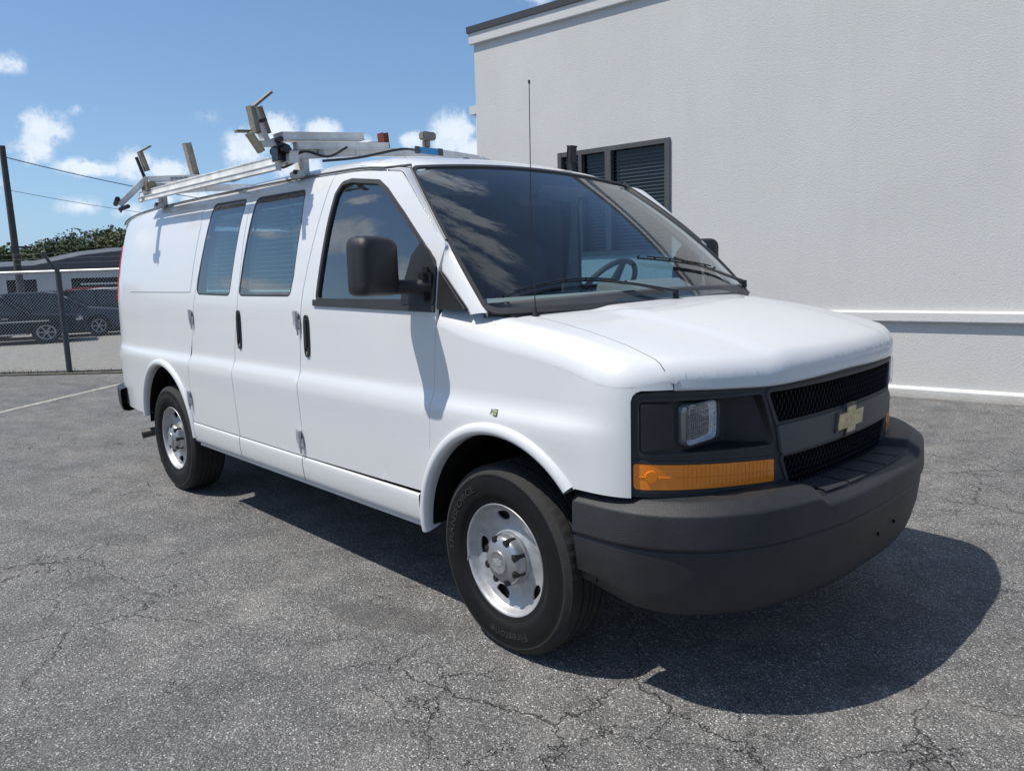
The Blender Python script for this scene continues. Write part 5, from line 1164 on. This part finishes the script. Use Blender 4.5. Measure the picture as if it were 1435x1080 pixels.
def tree(loc, seed, h, w, lm, label, group=None):
    t = empty('tree', loc, rng.uniform(0, 6.28)); tag(t, label, 'tree', group); key = seed % 4
    if key >= len(protos) or protos[key] is None:
        while len(protos) <= key: protos.append(None)
        V, F, b = tree_meshes(key+3, 10, 8, 5000); c_ = mk('crown', V, F, LF[key % 3], t, smooth=False); k_ = fin('trunk', b, BARK, t, smooth=True); protos[key] = (c_.data, k_.data)
    else:
        for nm, me in zip(('crown', 'trunk'), protos[key]): o = bpy.data.objects.new(nm, me); COL.objects.link(o); o.parent = t
    t.scale = (w/8, w/8, h/10); return t
ORD = ['tree at the far left edge, left of the utility pole', 'tree just left of the utility pole top bracket', 'tree crown directly behind the utility pole', 'low tree just right of the utility pole', 'tree between the pole and the bent fence arm', 'tree above the bent arm of the fence post', 'tree above the left slope of the dark warehouse roof', 'tree above the middle of the dark warehouse roof', 'tallest tree above the ridge of the warehouse', 'tree above the warehouse nearest the van tail lamp']
spots = [(171.4, 2.0, 9), (170.2, 1.9, 9), (169.3, 1.6, 8), (168.3, 1.75, 8), (167.4, 2.1, 8), (166.6, 2.25, 8), (165.7, 2.55, 8), (164.9, 2.75, 7.5), (164.2, 3.05, 8), (163.2, 2.75, 8)]
for i, (az_, el_, w_) in enumerate(spots):
    dd = 105+6*(i % 3); hh = CP[2]+math.tan(rad(el_))*dd+.6
    tree(at(az_, dd), i*5+1, hh/.96, w_*1.0, ORD[i], 'trees in the line behind the warehouse')
vv, ff = [], []
for i in range(46):      # the wood across the road behind the photographer, seen only in the glass
    az_ = 189+i*4.9; dd = 62+12*((i*7) % 3); V_, F_, b_ = tree_meshes(i % 4+20, 1, 1, 1600); b_.free(); h_, w_ = rng.uniform(4.5, 7.5), rng.uniform(12, 18); o_ = np.array(at(az_, dd)); n_ = len(vv)
    vv += [tuple(np.array(v_)*[w_, w_, h_]+o_) for v_ in V_]; ff += [tuple(k_+n_ for k_ in f_) for f_ in F_]
dw = mk('distant_wood', vv, ff, LF[1], smooth=False); tag(dw, 'continuous dark wood far off across the lot, mirrored in the van windows', 'wood', kind='stuff')

# ---------------------------------------------------------------- parked cars
def car(label, loc, rz, col, kind='sedan', group='cars parked in the yard behind the fence', cat='car', metal=.3):
    t = empty('parked_car', loc, rz, label, cat, group); pm = mat('car_paint_'+str(abs(hash((col, kind))) % 9999), col, .35, 0, spec=.12, coat=.10)
    if kind == 'suv': Ln, Wd, hb, ht = 4.9, .94, 1.02, 1.74; cab = [(1.05, hb), (.35, ht-.06), (.15, ht), (-1.9, ht), (-2.25, ht-.1), (-2.40, hb)]; low = .34; R = .39; wx = (1.45, -1.45); hoodz = 1.00
    else: Ln, Wd, hb, ht = 4.7, .90, .92, 1.44; cab = [(1.10, hb), (.25, ht-.05), (-.05, ht), (-1.0, ht), (-1.25, ht-.04), (-2.0, hb+.05)]; low = .24; R = .33; wx = (1.42, -1.40); hoodz = .86
    out = [(Ln/2-.02, low+.05), (Ln/2, low+.35), (Ln/2-.06, hoodz-.18), (Ln/2-.28, hoodz-.05), (1.1, hb), (-2.0 if kind == 'sedan' else -2.38, hb+.03), (-Ln/2+.08, hb-.02), (-Ln/2, hb-.25), (-Ln/2+.03, low+.05)]
    lowp = []; 
    for wx_ in sorted(wx):
        lowp += [(wx_+math.cos(q)*(R+.05), max(low, R+math.sin(q)*(R+.05))) for q in np.linspace(math.pi*1.05, -math.pi*.05, 11)]
    poly = out+[(p_[0], p_[1]) for p_ in lowp]; poly = [(x, z) for x, z in poly]
    # loft across the width with rounding towards the ends
    A = Acc(); ys = [0, .6, .85, .95, 1.0, 1.0, .985]; P = resample(rc([(x, z, .06) for x, z in out]+[(x, z, .0) for x, z in lowp], .05, 4), .12)
    b = bmesh.new()
    V2, F2 = cdt([P], .3)
    for sg in (1, -1):
        vs = []
        for x, z in V2:
            y = Wd*(1-.10*sstep(abs(x), Ln/2-.7, Ln/2)-.05*sstep(z, .75, hb+.02)-.03*sstep(.5, z, .25)); vs.append(b.verts.new((x, sg*y, z)))
        for f in F2: b.faces.new([vs[i] for i in (f if sg > 0 else f[::-1])])
    n = len(P); idx = [min(range(len(V2)), key=lambda j: (V2[j][0]-p_[0])**2+(V2[j][1]-p_[1])**2) for p_ in P]; b.verts.ensure_lookup_table(); m_ = len(V2)
    for k in range(n):
        a1_, a2_ = idx[k], idx[(k+1) % n]
        try: b.faces.new((b.verts[a1_], b.verts[a2_], b.verts[m_+a2_], b.verts[m_+a1_]))
        except Exception: pass
    fin('body', b, pm, t, smooth=True, ang=40)
    b = bmesh.new(); wy = Wd*.93; prism(b, cab, lambda x, z: (x, wy-(z-hb)*.30, z), lambda x, z: (x, -wy+(z-hb)*.30, z)); fin('cabin_glass', b, mat('car_glass', (.015, .02, .025), .06, spec=.6), t)
    b = bmesh.new(); rt = [q_ for q_ in cab if q_[1] > ht-.11]; prism(b, [(x, z+.012) for x, z in rt]+[(x, z-.03) for x, z in rt[::-1]], lambda x, z: (x, wy-(z-hb)*.30+.015, z), lambda x, z: (x, -wy+(z-hb)*.30-.015, z)); fin('roof', b, pm, t, smooth=True, ang=30)
    for sg in (1, -1):
        fy = lambda z: sg*(wy-(z-hb)*.30+.008)
        for (x0, z0), (x1, z1) in ((cab[0], cab[1]), (cab[-1], cab[-2] if kind == 'suv' else cab[-2])): b = bmesh.new(); beam(b, (x0, fy(z0), z0), (x1, fy(z1), z1), .05, .08); fin('pillar', b, pm, t)
        for xp in ((-.35,) if kind == 'sedan' else (-.45, -1.35)): b = bmesh.new(); beam(b, (xp-.02, fy(hb), hb), (xp-.08, fy(ht-.04), ht-.04), .03, .09); fin('pillar', b, pm, t)
        b = bmesh.new(); bx(b, (.85, sg*(Wd+.08), hb+.08), (.12, .18, .13)); bmesh.ops.bevel(b, geom=b.edges[:], offset=.03, segments=2, affect='EDGES'); fin('side_mirror', b, pm, t, smooth=True)
        b = bmesh.new(); bx(b, (Ln/2-.13, sg*(Wd-.26), hoodz-.20), (.22, .36, .14)); bmesh.ops.bevel(b, geom=b.edges[:], offset=.04, segments=2, affect='EDGES'); fin('headlight', b, mat('car_headlight', (.55, .57, .6), .15, .3, coat=1), t, smooth=True)
        b = bmesh.new(); bx(b, (-Ln/2+.10, sg*(Wd-.22), hb-.16), (.18, .30, .14)); fin('tail_light', b, REDL, t)
        if kind == 'suv': b = bmesh.new(); bx(b, (0, sg*(Wd+.02), .36), (1.9, .14, .05)); bx(b, (0, sg*(Wd-.002), .80), (3.1, .02, .05)); fin('running_board', b, mat('car_chrome', (.5, .5, .5), .3, .9), t)
        b = bmesh.new(); bx(b, (.45, sg*(Wd-.015), hb-.10), (.16, .03, .03)); bx(b, (-.75, sg*(Wd-.015), hb-.09), (.16, .03, .03)); fin('door_handle', b, mat('car_chrome', (.5, .5, .5), .3, .9), t)
    b = bmesh.new(); bx(b, (Ln/2-.02, 0, low+.34), (.06, .9, .20)); bx(b, (Ln/2-.03, 0, low+.10), (.06, 1.3, .10)); fin('grille', b, BLKG, t)
    for x in wx:
        for sg in (1, -1):
            b = bmesh.new(); lathe(b, [(R*.64, .06), (R*.68, .11), (R*.95, .11), (R, .08), (R, -.10)], 28)
            for v in b.verts: v.co.y *= sg; v.co = v.co+Vector((x, sg*(Wd-.12), R))
            cyl(b, (x, sg*(Wd-.20), R), (x, sg*(Wd-.10), R), R*.64, n=20); wt = fin('tyre', b, RUB, t, smooth=True); b = bmesh.new()
            lathe(b, [(R*.66, .05), (R*.66, .10), (R*.58, .09), (R*.56, .05)], 28)
            for v in b.verts: v.co.y *= sg; v.co = v.co+Vector((x, sg*(Wd-.12), R))
            for q_ in range(6):
                an = q_*math.pi/3; beam(b, (x, sg*(Wd-.05), R), (x+math.cos(an)*R*.63, sg*(Wd-.045), R+math.sin(an)*R*.63), .035, .05, (0, 1, 0))
            fin('rim', b, mat('alloy', (.34, .34, .35), .35, .5), wt, smooth=True, ang=30)
    return t
def cpos(az_, dist): v = at(az_, dist); v.z = -.245; return v
car('dark navy off-road car with chrome running board, nearest the fence', cpos(170.9, 27.0), rad(76), (.006, .008, .014), 'suv').scale = (.98, .98, .82)
car('pale blue-grey saloon with its headlight beside the fence post', cpos(167.6, 29.0), rad(70), (.035, .045, .065), 'sedan')
car('maroon saloon half hidden behind the pale blue-grey saloon', cpos(166.0, 32.5), rad(66), (.07, .008, .012), 'sedan')
car('dark green saloon at the right end of the parked row', cpos(163.9, 31.0), rad(60), (.006, .014, .012), 'sedan')
car('white saloon parked furthest back by the open bay', cpos(163.2, 38.0), rad(62), (.62, .63, .64), 'sedan', metal=0)
car('red saloon parked in front of the open warehouse bay', cpos(164.6, 42.0), rad(60), (.30, .03, .02), 'sedan', metal=0)
